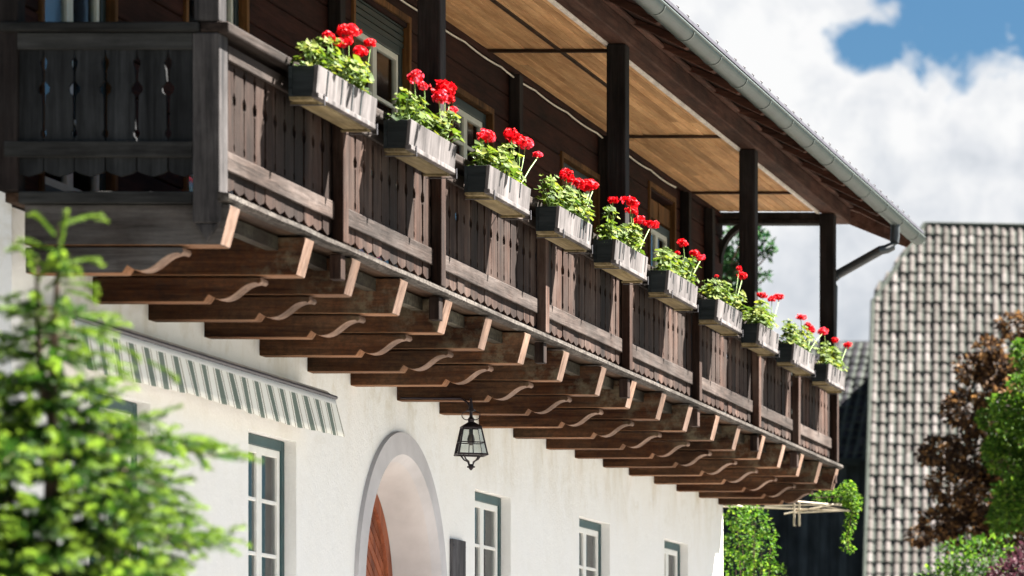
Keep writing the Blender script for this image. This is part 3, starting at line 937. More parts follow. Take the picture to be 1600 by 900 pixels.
# gutter: half round trough
GR, GXc, GZc = .088, -XG + .055, 6.165
gm = MB(); gm.raw = True; n = 14; m_ = 40
def gpt(a, r, y): return Vector((GXc + r * math.cos(a), y, GZc + r * math.sin(a)))
angs = [math.pi * (1.04) + math.pi * .92 * k / n for k in range(n + 1)]
GY0, GY1 = RY0 - .02, yx(1433, XG - .05)
for j in range(m_):
    ya = GY0 + (GY1 - GY0) * j / m_; yb = GY0 + (GY1 - GY0) * (j + 1) / m_
    for k in range(n):
        gm.face([gpt(angs[k], GR, ya), gpt(angs[k + 1], GR, ya), gpt(angs[k + 1], GR, yb), gpt(angs[k], GR, yb)])
        gm.face([gpt(angs[k], GR - .004, ya), gpt(angs[k], GR - .004, yb), gpt(angs[k + 1], GR - .004, yb), gpt(angs[k + 1], GR - .004, ya)])
for yy, s_ in ((GY0, 1), (GY1, -1)):
    gm.face([gpt(a, GR, yy) for a in angs])
gm.tube([(GXc + GR, GY0, GZc), (GXc + GR, GY1, GZc)], .012, 8)
gutter = gm.build('gutter', M['gutter'], house, smooth=True)
for p in gutter.data.polygons:
    if len(p.vertices) > 4: p.use_smooth = False
g0 = None
for yy in [y + .3 for y in ry]:
    if yy > GY1 - .1 or yy < GY0 + .1: continue
    if g0 is None:
        mb = MB(); mb.raw = True
        for k in range(n):
            A = [gpt(angs[k], GR + .006, yy - .013), gpt(angs[k + 1], GR + .006, yy - .013), gpt(angs[k + 1], GR + .006, yy + .013), gpt(angs[k], GR + .006, yy + .013)]
            mb.face(A)
            mb.face([gpt(angs[k], GR, yy - .013), gpt(angs[k + 1], GR, yy - .013), A[1], A[0]]); mb.face([A[3], A[2], gpt(angs[k + 1], GR, yy + .013), gpt(angs[k], GR, yy + .013)])
        g0 = mb.build('gutter_bracket', M['gutter_band'], gutter); gy = yy
    else: copy_part(g0, gutter, (0, yy - gy, 0))
# downpipe: swan neck from the gutter to the last post, then down the post
dp = MB()
yd = yx(1398, XG - .05); yp = py_[-1] + .02
A = Vector((GXc, yd, GZc - GR + .02)); 
pts = [A, A + Vector((0, 0, -.14)), A + Vector((-.008, -.01, -.21)), A + Vector((-.035, -.04, -.265)), A + Vector((-.085, -.09, -.30)), A + Vector((-.14, -.15, -.32))]
Bq = Vector((-XR - .03, yp + .14, 5.50))
pts += [Bq + Vector((.03, .05, .03)), Bq + Vector((-.005, .0, -.02)), Bq + Vector((-.02, -.005, -.12)), Vector((-XR - .085, yp + .14, 3.37))]
dp.tube(pts, .052, 14)
dpo = dp.build('downpipe', M['pipe'], house, smooth=True)

# ------------------------------------------------------------------ cable along the upper wall
cbm = MB(); pts = []
n = 90
for k in range(n + 1):
    yy = Y0 + .3 + (Y1 - 3.0 - Y0) * k / n
    u = (k % 6) / 6
    pts.append((-XW + .045, yy, 6.105 - .016 * 4 * u * (1 - u)))
cbm.tube(pts, .008, 6)
tag(cbm.build('cable', M['cable']), 'thin pale cable sagging along the top of the timber wall under the soffit', 'cable')

# ------------------------------------------------------------------ planter boxes and geraniums
BX = [  # left px of the front corner, right px of the front, pixel flower heads (x, y, r)
    (497, 589, [(540, 48, 14), (508, 57, 9), (574, 69, 9), (536, 68, 13), (560, 82, 11), (522, 62, 8)]),
    (642, 713, [(645, 120, 12), (692, 140, 17), (684, 152, 13), (700, 155, 9), (709, 173, 8), (660, 136, 8)]),
    (765, 829, [(764, 210, 14), (803, 213, 13), (823, 225, 12), (843, 243, 7), (812, 220, 10)]),
    (874, 925, [(882, 273, 10), (905, 288, 9), (890, 281, 8), (924, 290, 13), (931, 291, 9)]),
    (962, 1012, [(955, 313, 8), (986, 316, 11), (990, 328, 9), (1000, 345, 9), (1016, 350, 10)]),
    (1045, 1090, [(1068, 380, 8), (1087, 397, 8), (1096, 403, 6), (1060, 396, 4)]),
    (1122, 1160, [(1151, 420, 5), (1158, 432, 7), (1121, 431, 3)]),
    (1187, 1217, [(1193, 460, 7), (1205, 467, 6), (1217, 466, 7)]),
    (1241, 1273, [(1251, 496, 7), (1266, 512, 8), (1270, 517, 6), (1286, 518, 7)]),
    (1295, 1321, [(1289, 519, 6), (1304, 531, 6), (1321, 540, 6)]),
]
PLAB = ['bleached wooden planter box with four dark runs, nearest the grey corner post',
        'broad bleached planter box, second from the grey corner post along the rail',
        'planter box with three dark patches on its front, third from the corner post',
        'finely streaked planter box, fourth from the corner post along the rail',
        'streaked grey planter box in front of the second tall post, fifth from the corner',
        'planter box sixth from the corner post, below a low geranium',
        'planter box beside the foot of the third tall post, seventh from the corner',
        'small looking planter box eighth from the corner post, third from the far end',
        'planter box next to last at the far end of the balcony rail',
        'planter box at the very far end of the balcony rail, under the downpipe']
GLAB = ['bushy geranium with six red heads in the planter nearest the corner post',
        'geranium with one stalk raised apart on the left, in the second planter from the corner',
        'geranium with big scarlet heads in front of the dark wall, third planter from the corner',
        'geranium with pinkish red heads in the fourth planter from the corner',
        'geranium with heads trailing to the right beside the tall post, fifth planter',
        'low yellow green geranium with few blooms in the sixth planter from the corner',
        'yellow green geranium with two small red heads beside the third tall post, seventh planter',
        'geranium with three small red heads against the sky, eighth planter',
        'airy geranium against the sky in the next to last planter',
        'compact geranium in the last planter at the far end of the rail']
XF = 7.36
for i, (xa, xc, heads) in enumerate(BX):
    y0 = F * XF / (VX - xa); y1 = F * XF / (VX - xc)
    zb, zt = 4.105, 4.305
    xb = -XR + .056
    r = thing('planter_box', (-7.45, (y0 + y1) / 2, zb), PLAB[i], 'planter', 'planter boxes along the balcony rail')
    fl = .022
    mb = MB()                                # front board, leaning a little outwards
    mb.hexa([(-XF - .035, y0, zb + .03), (-XF - .012, y0, zb + .03), (-XF - .012, y1, zb + .03), (-XF - .035, y1, zb + .03),
             (-XF - .022, y0, zt), (-XF + .003, y0, zt), (-XF + .003, y1, zt), (-XF - .022, y1, zt)], rnd.random())
    fmb = mb
    mb = MB(); mb.box(-XF - .04, -XF + .004, y0 - .004, y1 + .004, zb - .004, zb + .028); mb.build('front_batten', M['box_front'], r, bevel=.004)
    # dark drip runs are narrow stained slats on the front
    if i in (0, 2, 3, 4, 5, 6, 7, 8, 9):
        mb = fmb
        for u in ((.16, .40, .58, .73) if i == 0 else (.25, .5, .74) if i == 2 else tuple(rnd.uniform(.1, .95) for _ in range(5))):
            yy = y0 + (y1 - y0) * u; wd = .018 if i == 0 else rnd.uniform(.008, .028)
            top = zt - .004; bot = zb + (.035 if i == 0 else .09 if i == 2 else rnd.uniform(.04, .13))
            f_ = lambda z: -XF - .012 + .015 * (z - zb - .03) / (zt - zb - .03) + .003
            mb.hexa([(f_(bot) - .004, yy - wd * .6, bot), (f_(bot), yy - wd * .6, bot), (f_(bot), yy + wd * .6, bot), (f_(bot) - .004, yy + wd * .6, bot),
                     (f_(top) - .004, yy - wd, top), (f_(top), yy - wd, top), (f_(top), yy + wd, top), (f_(top) - .004, yy + wd, top)], .5, 1)
    fmb.build('front_board', [M['box_front'], M['box_end']], r, bevel=.004)
    mb = MB(); mb.box(xb, xb + .022, y0 + .0, y1, zb + .005, zt - .006); mb.build('back_board', M['box_end'], r)
    for yy in (y0 + .003, y1 - .027):
        mb = MB(); mb.prism([(xb + .023, zb + .006), (-XF - .037, zb + .006), (-XF - .024, zt - .003), (xb + .023, zt - .003)], 'Y', yy, yy + .024)
        mb.build('end_board', M['box_end'], r, bevel=.003)
    mb = MB(); mb.box(xb + .002, -XF - .041, y0 + .006, y1 - .006, zb - .016, zb + .004)
    bs = mb.build('base_board', M['box_base'], r)
    for yy in (y0 + .09, y1 - .12):
        mb = MB(); mb.box(xb - .015, -XF - .03, yy, yy + .03, zb - .030, zb - .018)
        mb.build('base_batten', M['box_base'], r)
    for yy in (y0 + .10, y1 - .03):
        mb = MB(); mb.box(-XF + .007, -XF + .012, yy - .008, yy + .008, zb - .030, zb + .035)
        mb.box(xb - .02, -XF + .012, yy - .008, yy + .008, zb - .036, zb - .0305)
        mb.build('hanger', M['steel'], r)
    mb = MB(); mb.box(xb + .024, -XF - .04, y0 + .03, y1 - .03, zb + .01, zt - .03); mb.build('soil', M['soil'], r)
    # the plant
    g = thing('geranium', (-7.45, (y0 + y1) / 2, zt - .03), GLAB[i], 'flowering plant', 'red geraniums in the planter boxes')
    lv = MB(); lv.raw = True; st = MB()
    L = y1 - y0
    nbush = 7
    tops = []
    for k in range(nbush):
        tops.append((y0 + L * (k + .5) / nbush + rnd.uniform(-.05, .05), -7.44 + rnd.uniform(-.05, .06), rnd.uniform(.15, .29)))
    def leafdisc(c, r_, nrm, tint):
        u = nrm.cross(Vector((rnd.random(), rnd.random(), rnd.random()))).normalized(); v = nrm.cross(u)
        n_ = 9; i_ = len(lv.v)
        lv.v.append(c - nrm * r_ * .22)
        for q in range(n_):
            a = 2 * math.pi * (q + .3) / n_ * .94
            rr = r_ * (1 + .10 * (-1) ** q)
            lv.v.append(c + (u * math.cos(a) + v * math.sin(a)) * rr + nrm * r_ * rnd.uniform(-.05, .15))
        for q in range(n_ - 1):
            lv.quad((i_, i_ + 1 + q, i_ + 2 + q), tint)
    for (ty, tx, th) in tops:
        base = Vector((tx * .3 - 7.45 * .7, ty, zt - .03))
        for q in range(rnd.randint(30, 40)):
            a = rnd.uniform(0, 2 * math.pi); hh = rnd.random() ** .8
            rr = (.05 + .09 * (1 - hh * .6)) * math.sqrt(rnd.random())
            c = Vector((tx + rr * math.cos(a) * .8, ty + rr * math.sin(a) * 1.25, zt - .01 + th * hh))
            if c.x > -7.38 and c.z < zt + .03: c.z += .05
            nrm = Vector((math.cos(a) * .5 + .25, math.sin(a) * .5 - .15, 1 + rnd.uniform(-.6, .5))).normalized()
            leafdisc(c, rnd.uniform(.017, .042), nrm, min(1, max(0, rnd.gauss(.55, .28))))
            if q % 3 == 0: st.tube([base + Vector((rnd.uniform(-.03, .03), rnd.uniform(-.06, .06), 0)), (base + c) / 2 + Vector((0, 0, .02)), c], .003, 4)
    lv.build('foliage', M['geranium_leaf'], g)
    for (hx, hy, hr) in heads:
        Yh = (y0 + (y1 - y0) * min(1.15, max(-.1, (hx - xa + 27) / (xc - xa + 27)))) 
        # distance along the box follows from the photo column on the plant's middle plane
        Yh = F * 7.45 / (VX - hx)
        c = Vector((-7.45 + rnd.uniform(-.02, .02), Yh, (VY - hy) / F * Yh))
        R = hr / F * Yh * 1.1
        fb = MB(); fb.raw = True
        pink = rnd.random() < .25
        lob = [Vector((rnd.uniform(-.4, .4), rnd.uniform(-.65, .65), rnd.uniform(-.3, .3))) for _ in range(3)]
        for q in range(75):
            d = Vector((rnd.gauss(0, 1), rnd.gauss(0, 1), rnd.gauss(.25, .9))).normalized()
            d.z = max(d.z, -.45)
            p = c + (lob[q % 3] + Vector((d.x, d.y, d.z * .82)) * .85) * R * rnd.uniform(.7, 1.0)
            u = d.cross(Vector((.3, .2, .9))).normalized(); v = d.cross(u)
            s_ = R * rnd.uniform(.22, .34)
            i_ = len(fb.v); a0 = rnd.random() * 6
            fb.v.append(p - d * s_ * .3)
            for q2 in range(5):
                a = a0 + 2 * math.pi * q2 / 5
                fb.v.append(p + (u * math.cos(a) + v * math.sin(a)) * s_ + d * s_ * rnd.uniform(-.2, .35))
            tt = min(1, max(0, rnd.gauss(.75 if pink else .4, .25)))
            for q2 in range(5): fb.quad((i_, i_ + 1 + q2, i_ + 1 + (q2 + 1) % 5), tt)
        fb.build('flower_head', M['petal'], g)
        base = Vector((-7.45, min(max(Yh, y0 + .06), y1 - .06), zt - .03))
        st.tube([base, base * .45 + c * .55 + Vector((.01, 0, .02)), c - Vector((0, 0, R * .4))], .0035, 5)
    st.build('stems', M['stem'], g)

# ------------------------------------------------------------------ lantern under the beam
LX, LY = -8.3, yx(736, 8.3)
ln = thing('lantern', (LX, LY, 2.36), 'black wrought iron lantern with clear panes hanging in front of the arched doorway', 'lantern')
zt_, zb_ = 2.655, 2.44
rt, rb_ = .070, .112
fbm = MB()
cor = [(1, 1), (-1, 1), (-1, -1), (1, -1)]
ROT = math.radians(24)
def lp(cx, cy_, r, z):
    x, y = cx * r, cy_ * r
    return Vector((LX + x * math.cos(ROT) - y * math.sin(ROT), LY + x * math.sin(ROT) + y * math.cos(ROT), z))
for c in cor: fbm.tube([lp(*c, rt, zt_), lp(*c, rb_, zb_)], .0065, 6)
for z, r, tk in ((zt_, rt, .007), (zb_, rb_, .009), (zt_ * .45 + zb_ * .55, rt * .45 + rb_ * .55, .005)):
    for c, d in zip(cor, cor[1:] + cor[:1]): fbm.tube([lp(*c, r, z), lp(*d, r, z)], tk, 6)
for c, d in zip(cor, cor[1:] + cor[:1]):
    m0 = ((c[0] + d[0]) / 2, (c[1] + d[1]) / 2)
    fbm.tube([lp(*m0, rt, zt_), lp(*m0, rb_, zb_)], .004, 5)
fbm.build('frame', M['iron'], ln)
cpb = MB()
for c, d in zip(cor, cor[1:] + cor[:1]):
    cpb.face([lp(*c, rt + .01, zt_ + .008), lp(*d, rt + .01, zt_ + .008), lp(*d, .018, zt_ + .05), lp(*c, .018, zt_ + .05)])
cpb.tube([(LX, LY, zt_ + .04), (LX, LY, zt_ + .07), (LX, LY, zt_ + .09), (LX, LY, zt_ + .12), (LX, LY, zt_ + .14), (LX, LY, 2.895)], [.022, .028, .014, .012, .02, .008], 8)
cpb.box(LX - .03, LX + .03, LY - .03, LY + .03, zt_ + .135, zt_ + .147)
cpb.build('cap', M['iron'], ln)
scb = MB()
for s_ in (-1, 1):
    scb.tube([(LX + s_ * (.02 + .07 * math.sin(a * .9) * (1 - a / 7)), LY, zt_ + .10 + .035 * math.cos(a)) for a in [k * .35 for k in range(17)]], .004, 5)
scb.build('scroll', M['iron'], ln)
ftb = MB()
for c in cor: ftb.tube([lp(*c, rb_ * .62, zb_ - .005), lp(*c, rb_ * .42, zb_ - .04), lp(*c, .022, zb_ - .055), lp(*c, .008, zb_ - .105)], .006, 6)
ftb.tube([(LX, LY, zb_ - .075), (LX, LY, zb_ - .09), (LX, LY, zb_ - .105), (LX, LY, zb_ - .125)], [.01, .022, .022, .006], 8)
ftb.tube([(LX - .03, LY, zb_ - .098), (LX + .03, LY, zb_ - .098)], .008, 6)
ftb.build('finial', M['iron'], ln)
pb = MB()
for c, d in zip(cor, cor[1:] + cor[:1]):
    pb.face([lp(*c, rt - .004, zt_), lp(*d, rt - .004, zt_), lp(*d, rb_ - .004, zb_), lp(*c, rb_ - .004, zb_)])
pb.build('pane', M['glass'], ln)
bb = MB(); bb.tube([(LX, LY, zt_), (LX, LY, zt_ - .05), (LX, LY, zt_ - .055), (LX, LY, zt_ - .09), (LX, LY, zt_ - .125), (LX, LY, zt_ - .14)], [.014, .014, .02, .03, .026, .008], 10)
bb.build('bulb', M['pipe'], ln, smooth=True)
# supply wire along the wall to the lantern
wb = MB(); wb.tube([(-8.86, LY - .03, 2.893), (-8.62, LY - .02, 2.892), (LX - .08, LY, 2.893), (LX - .03, LY, 2.86), (LX, LY, 2.82)], .009, 6)
wb.build('wire', M['iron'], ln)

# ------------------------------------------------------------------ wall plaque
y0, y1 = yx(708, XW - .03), yx(728, XW - .03)
pq = thing('wall_plaque', (-XW + .002, (y0 + y1) / 2, 1.0), 'narrow dark upright board fixed to the wall right of the arched doorway', 'plaque')
mb = MB(); mb.box(-XW + .002, -XW + .03, y0, y1, .55, 1.855); mb.build('board', M['plaque'], pq, bevel=.004)
mb = MB()
for yy in (y0 + .03, y1 - .03):
    for z in (1.80, .6): mb.tube([(-XW + .03, yy, z), (-XW + .036, yy, z)], .009, 8)
mb.build('screw', M['steel'], pq)

# ------------------------------------------------------------------ awning
aw = thing('awning', (-8.75, 26.2, 2.6), 'green and cream striped fabric awning with hanging valance above the ground floor window', 'awning')
YA0, YA1 = Y0 + .35, yx(531, 8.64)
ac = MB(); ac.raw = True
P = [(-XW + .003, 2.60), (-XW + .003, 2.735), (-8.80, 2.745), (-8.70, 2.715), (-8.655, 2.675), (-8.67, 2.635), (-8.74, 2.60)]
ac.prism(P, 'Y', YA0, YA1 - .1, .5)
ac.raw = False
ac.build('cassette', M['trim'], aw, bevel=.006)
av = MB(); av.uv = []
nv = 220; rows = 6
per = .27
for k in range(nv + 1):
    yy = YA0 + (YA1 - .06 - YA0) * k / nv
    for j in range(rows + 1):
        t_ = j / rows
        sc = .007 * abs(math.sin(math.pi * yy / per))
        x = -8.66 + .05 * t_ + .008 * t_ * math.sin(yy * 7.3) + .004 * t_ * math.sin(yy * 19 + 1)
        z = 2.665 - (.285 + sc + .012 * math.sin(yy * 1.9 + .5)) * t_
        av.v.append(Vector((x, yy + .06 * t_ * (k / nv), z))); av.uv.append(((yy) / per, t_))
for k in range(nv):
    for j in range(rows):
        a = k * (rows + 1) + j; c = a + rows + 1
        av.quad((a, c, c + 1, a + 1), .5)
vo = av.build('valance', M['awning'], aw, smooth=True)
md = vo.modifiers.new('thickness', 'SOLIDIFY'); md.thickness = .004
mb = MB(); mb.tube([(-8.655, YA0, 2.672), (-8.655, YA1 - .05, 2.672)], .016, 8); mb.build('front_bar', M['lead'], aw)
for yy in (YA0 + .2, (YA0 + YA1) / 2, YA1 - .3):
    mb = MB(); mb.box(-XW + .003, -8.74, yy - .03, yy + .03, 2.565, 2.598); mb.build('wall_bracket', M['trim'], aw)

# ------------------------------------------------------------------ conifer in the foreground
CT = Vector((0, 0, 0))
CY = 14.5
CS = F / CY
tip = at(92, 345, CY); 
tr_x = at(78, 500, CY).x
cf = thing('conifer', (tr_x, CY, GZ), 'young bright green conifer with upright leader, out of focus before the house corner', 'conifer')
nb_ = MB(); nb_.raw = True; tb_ = MB()
def shoot(p, d, length, dens, nl, nw, tbase):
    d = d.normalized()
    ref = Vector((0, 0, 1)) if abs(d.z) < .9 else Vector((1, 0, 0))
    u = d.cross(ref).normalized(); v = d.cross(u)
    for q in range(dens):
        t_ = (q + rnd.random()) / dens
        a = rnd.uniform(0, 2 * math.pi)
        side = u * math.cos(a) + v * math.sin(a)
        q0 = p + d * length * t_ + Vector((0, 0, -.18 * length * t_ * t_))
        nd = (d * .75 + side * .9).normalized()
        wv = nd.cross(d).normalized() * nw
        i_ = len(nb_.v)
        nb_.v += [q0 - wv, q0 + wv, q0 + nd * nl * rnd.uniform(.7, 1.1)]
        nb_.quad((i_, i_ + 1, i_ + 2), min(1, max(0, tbase + rnd.uniform(-.12, .12) + .12 * t_)))
tr_pts = [Vector((tr_x, CY, GZ)), Vector((tr_x + .01, CY, 0)), Vector((tr_x, CY, .8)), at(84, 560, CY), at(90, 430, CY), at(92, 350, CY)]
tb_.tube(tr_pts, [.05, .042, .032, .018, .010, .004], 8)
sec = [at(72, 640, CY), at(62, 560, CY), at(58, 470, CY), at(57, 400, CY)]
tb_.tube(sec, [.016, .012, .008, .004], 6)
def reach(z):                              # crown radius by height, metres
    y = VY - z * F / CY
    T = [(300, 14), (400, 30), (470, 56), (540, 66), (590, 82), (640, 88), (668, 110), (695, 195), (720, 262), (760, 265), (820, 240), (900, 262), (1100, 420), (1700, 430)]
    for (ya, ra), (yb, rb) in zip(T, T[1:]):
        if ya <= y <= yb: return (ra + (rb - ra) * (y - ya) / (yb - ya)) / F * CY
    return .05
z = -.75
while z < (VY - 480) / F * CY:
    low_ = (VY - z * F / CY) > 600
    nbr = 10 if low_ else 4
    a0 = rnd.random() * 6
    for k in range(nbr):
        a = a0 + 2 * math.pi * k / nbr + rnd.uniform(-.3, .3)
        R = reach(z) * rnd.uniform(.6, 1.1)
        h = Vector((math.cos(a), math.sin(a), 0))
        base = Vector((tr_x, CY, z))
        lift = rnd.uniform(.05, .38)
        seg = [base + h * R * t_ + Vector((0, 0, R * (lift * t_ - .28 * t_ * t_))) for t_ in (0, .25, .5, .75, 1)]
        tb_.tube(seg, [.009, .007, .005, .004, .002], 4)
        nsh = max(5, int(R * 46))
        for q in range(nsh):
            t_ = .12 + .88 * (q + rnd.random()) / nsh
            f_ = t_ * 4; i0 = min(3, int(f_)); pp = seg[i0].lerp(seg[i0 + 1], f_ - i0)
            sd = Vector((-h.y, h.x, 0)) * (1 if q % 2 else -1)
            d = h * rnd.uniform(.5, 1.0) + sd * rnd.uniform(.25, .9) + Vector((0, 0, rnd.uniform(-.25, .4)))
            new = t_ > .62 or rnd.random() < .22
            ln_ = rnd.uniform(.07, .13)
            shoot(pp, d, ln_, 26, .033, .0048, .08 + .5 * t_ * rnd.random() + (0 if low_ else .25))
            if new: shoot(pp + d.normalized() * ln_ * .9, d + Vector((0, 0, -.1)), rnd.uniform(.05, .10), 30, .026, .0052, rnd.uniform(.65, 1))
    z += .09 if low_ else .10
for (p0, dx, dz, l) in [((92, 420), .1, 1, .15), ((90, 380), .9, .42, .16), ((95, 440), .9, .3, .13), ((86, 395), -.55, .8, .11), ((84, 420), -.9, .5, .12), ((60, 470), -.3, 1, .12),
                        ((60, 430), -.8, .5, .10), ((92, 470), .7, .1, .12), ((70, 480), .6, .6, .11), ((100, 480), .9, -.1, .10), ((88, 520), -.8, .1, .12), ((62, 520), -.9, .2, .10),
                        ((96, 540), .9, .1, .14), ((58, 560), -.9, .2, .12), ((110, 580), .9, .1, .16), ((140, 600), .9, .0, .16), ((160, 560), .9, -.2, .12), ((230, 590), .9, -.4, .1)]:
    p = at(p0[0], p0[1] - 12, CY + rnd.uniform(-.06, .06))
    d = Vector((dx, rnd.uniform(-.4, .4), dz))
    p.z += .035
    shoot(p, d, l * 1.15, 90, .022, .005, .74)
    shoot(p + d.normalized() * l * .75 + Vector((0, 0, -.09 * l)), Vector((dx, 0, dz - .45)), l * .5, 50, .018, .005, .9)
for path, yl in ((((92, 400), (90, 430), (84, 560)), 0), (((58, 440), (62, 560), (72, 640)), 0)):
    for q in range(20):
        f_ = rnd.random() * 2; i0 = min(1, int(f_)); g_ = f_ - i0
        px_ = path[i0][0] + (path[i0 + 1][0] - path[i0][0]) * g_; py2 = path[i0][1] + (path[i0 + 1][1] - path[i0][1]) * g_
        a = rnd.uniform(0, 6.28)
        p = at(px_, py2, CY)
        d = Vector((math.cos(a), math.sin(a), rnd.uniform(-.2, .6)))
        l_ = rnd.uniform(.05, .09 + .05 * (py2 - 400) / 200)
        shoot(p, d, l_, 34, .026, .005, rnd.uniform(.5, .85))
        shoot(p + d.normalized() * l_ * .8, d + Vector((0, 0, -.5)), l_ * .6, 26, .02, .005, rnd.uniform(.75, 1))
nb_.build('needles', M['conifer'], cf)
tb_.build('trunk', M['bark'], cf)

# ------------------------------------------------------------------ generic broadleaf crown
def crown(mb, blobs, n, size, long=1.4, up=.2, tmean=.5, tvar=.25):
    """blobs: (centre, radii). leaves near the surface of each clump, brighter leaf colours scattered"""
    tot = sum(r[0] * r[1] + r[1] * r[2] + r[0] * r[2] for _, r in blobs)
    for c, r in blobs:
        k = int(n * (r[0] * r[1] + r[1] * r[2] + r[0] * r[2]) / tot)
        for _ in range(k):
            d = Vector((rnd.gauss(0, 1), rnd.gauss(0, 1), rnd.gauss(0, 1))).normalized()
            rad = rnd.uniform(.45, 1.0) ** .6 * (1 + .25 * mnoise.noise(Vector((d.x * 2 + c.x, d.y * 2, d.z * 2 + c.z))))
            p = c + Vector((d.x * r[0], d.y * r[1], d.z * r[2])) * rad
            ld = (d + Vector((rnd.gauss(0, .7), rnd.gauss(0, .7), rnd.gauss(up, .6)))).normalized()
            mb.leaf(p, size * rnd.uniform(.6, 1.25), ld, min(1, max(0, rnd.gauss(tmean, tvar))), long)
def limbs(mb, root, targets, r0):
    for tg in targets:
        mid = root.lerp(tg, .5) + Vector((rnd.uniform(-.1, .1), rnd.uniform(-.1, .1), .1 * (tg - root).length))
        mb.tube([root, mid, tg], [r0, r0 * .55, r0 * .18], 6)

# bronze maple before the barn
YM = 62.0
mp = thing('maple_tree', (at(1640, 0, YM).x, YM, GZ), 'bronze leaved maple spreading in front of the tiled barn roof', 'tree')
bl = []
for (px, py, r) in [(1590, 510, 26), (1560, 580, 34), (1520, 578, 26), (1600, 590, 40), (1570, 640, 46), (1510, 640, 34), (1470, 705, 26), (1530, 710, 48), (1600, 720, 60), (1490, 760, 34),
                    (1560, 790, 55), (1470, 818, 30), (1437, 838, 18), (1520, 830, 45), (1620, 820, 70), (1650, 640, 60), (1680, 740, 70), (1450, 712, 15), (1545, 545, 20)]:
    c = at(px, py, YM + rnd.uniform(-.7, .9)); R = r / F * YM
    bl.append((c, (R * 1.1, R * 1.2, R * .85)))
mb = MB(); mb.raw = True; crown(mb, bl, 24000, .068, 1.5, -.1, .58, .3); mb.build('crown', M['maple_bronze'], mp)
tb2 = MB(); rt_ = at(1640, 900, YM); tb2.tube([Vector((rt_.x, YM, GZ)), rt_, at(1620, 760, YM)], [.16, .12, .07], 8)
limbs(tb2, at(1625, 800, YM), [b_[0] for b_ in bl], .05); tb2.build('trunk', M['bark'], mp)

YG = 56.0
gt = thing('garden_tree', (at(1700, 0, YG).x, YG, GZ), 'fresh green leafy tree at the right edge overlapping the bronze maple', 'tree')
bl = []
for (px, py, r) in [(1585, 640, 34), (1545, 655, 18), (1600, 690, 46), (1570, 720, 30), (1600, 600, 20), (1620, 560, 34), (1595, 780, 42), (1640, 660, 60), (1660, 760, 70), (1575, 810, 28), (1690, 640, 60), (1555, 700, 18), (1598, 545, 16)]:
    c = at(px, py, YG + rnd.uniform(-.6, .6)); R = r / F * YG
    bl.append((c, (R * 1.15, R * 1.2, R * .8)))
mb = MB(); mb.raw = True; crown(mb, bl, 16000, .055, 1.4, .1, .56, .27); mb.build('crown', M['leaf_green'], gt)
tb2 = MB(); rt_ = at(1700, 900, YG); tb2.tube([Vector((rt_.x, YG, GZ)), rt_, at(1670, 740, YG)], [.13, .10, .05], 8)
limbs(tb2, at(1680, 790, YG), [b_[0] for b_ in bl], .035); tb2.build('trunk', M['bark'], gt)

YS = 52.0
def bush(name, label, cat, blobs, Y, n, size, m_, tm=.5):
    r = thing(name, (at(blobs[0][0], 0, Y).x, Y, GZ), label, cat)
    bl = []
    for (px, py, rr) in blobs:
        c = at(px, py, Y + rnd.uniform(-.4, .4)); R = rr / F * Y
        bl.append((c, (R * 1.15, R * 1.15, R * .85)))
    mb = MB(); mb.raw = True; crown(mb, bl, n, size, 1.4, .1, tm, .27); mb.build('crown', m_, r)
    t2 = MB(); g = Vector((bl[0][0].x, Y, GZ)); limbs(t2, g, [q[0] for q in bl], .035); t2.build('stems', M['bark'], r)
    return r
bush('green_shrub', 'green rounded shrub at the bottom right below the bronze maple', 'shrub',
     [(1520, 880, 45), (1490, 870, 26), (1550, 865, 36), (1470, 910, 34), (1540, 940, 70), (1600, 960, 60), (1560, 1030, 80)], YS, 4500, .05, M['leaf_green'], .42)
bush('flowering_shrub', 'dusky pink flowering shrub in the bottom right corner', 'shrub',
     [(1590, 900, 36), (1620, 880, 40), (1570, 925, 40), (1600, 980, 70), (1500, 930, 26)], 46.0, 2600, .055, M['blossom'], .4)

# climbing vine at the far house corner and the vine hanging off a trellis
YV = Y1 + .7
vn = thing('climbing_vine', (at(1170, 0, YV).x, YV, GZ), 'bright green leafy climber growing up beyond the far corner of the white wall', 'climber')
bl = []
for (px, py, r) in [(1150, 805, 20), (1180, 815, 24), (1160, 850, 30), (1190, 860, 26), (1150, 890, 28), (1195, 900, 30), (1205, 835, 10), (1170, 940, 45), (1165, 1000, 45), (1215, 893, 14), (1190, 960, 40), (1175, 795, 14)]:
    c = at(px, py, YV + rnd.uniform(-.15, .3)); R = r / F * YV
    bl.append((c, (R, R * 1.3, R)))
mb = MB(); mb.raw = True; crown(mb, bl, 4200, .035, 1.35, -.3, .55, .27); mb.build('leaves', M['leaf_vine'], vn)
tb2 = MB(); limbs(tb2, Vector((at(1170, 0, YV).x, YV + .1, GZ)), [b_[0] for b_ in bl], .02); tb2.build('stems', M['bark'], vn)

YT = Y1 + 1.1
tl = thing('trellis', (at(1247, 0, YT).x, YT, at(0, 790, YT).z), 'bundle of thin weathered rods projecting beyond the far house corner under the balcony', 'trellis')
mb = MB()
for (a, c, dy) in [((1195, 791), (1318, 787), 0), ((1120, 791), (1325, 797), .1), ((1242, 801), (1322, 797), .05), ((1225, 803), (1300, 786), .2), ((1262, 785), (1330, 800), -.1)]:
    p, q = at(*a, YT), at(*c, YT); q.y += dy; mb = MB(); mb.tube([p, q], .011, 6); mb.build('rod', M['dead'], tl)
for px in (1241, 1249):
    p, q = at(px, 786, YT), at(px, 822, YT); mb = MB(); mb.tube([p, q], .013, 6); mb.build('prop', M['dead'], tl)
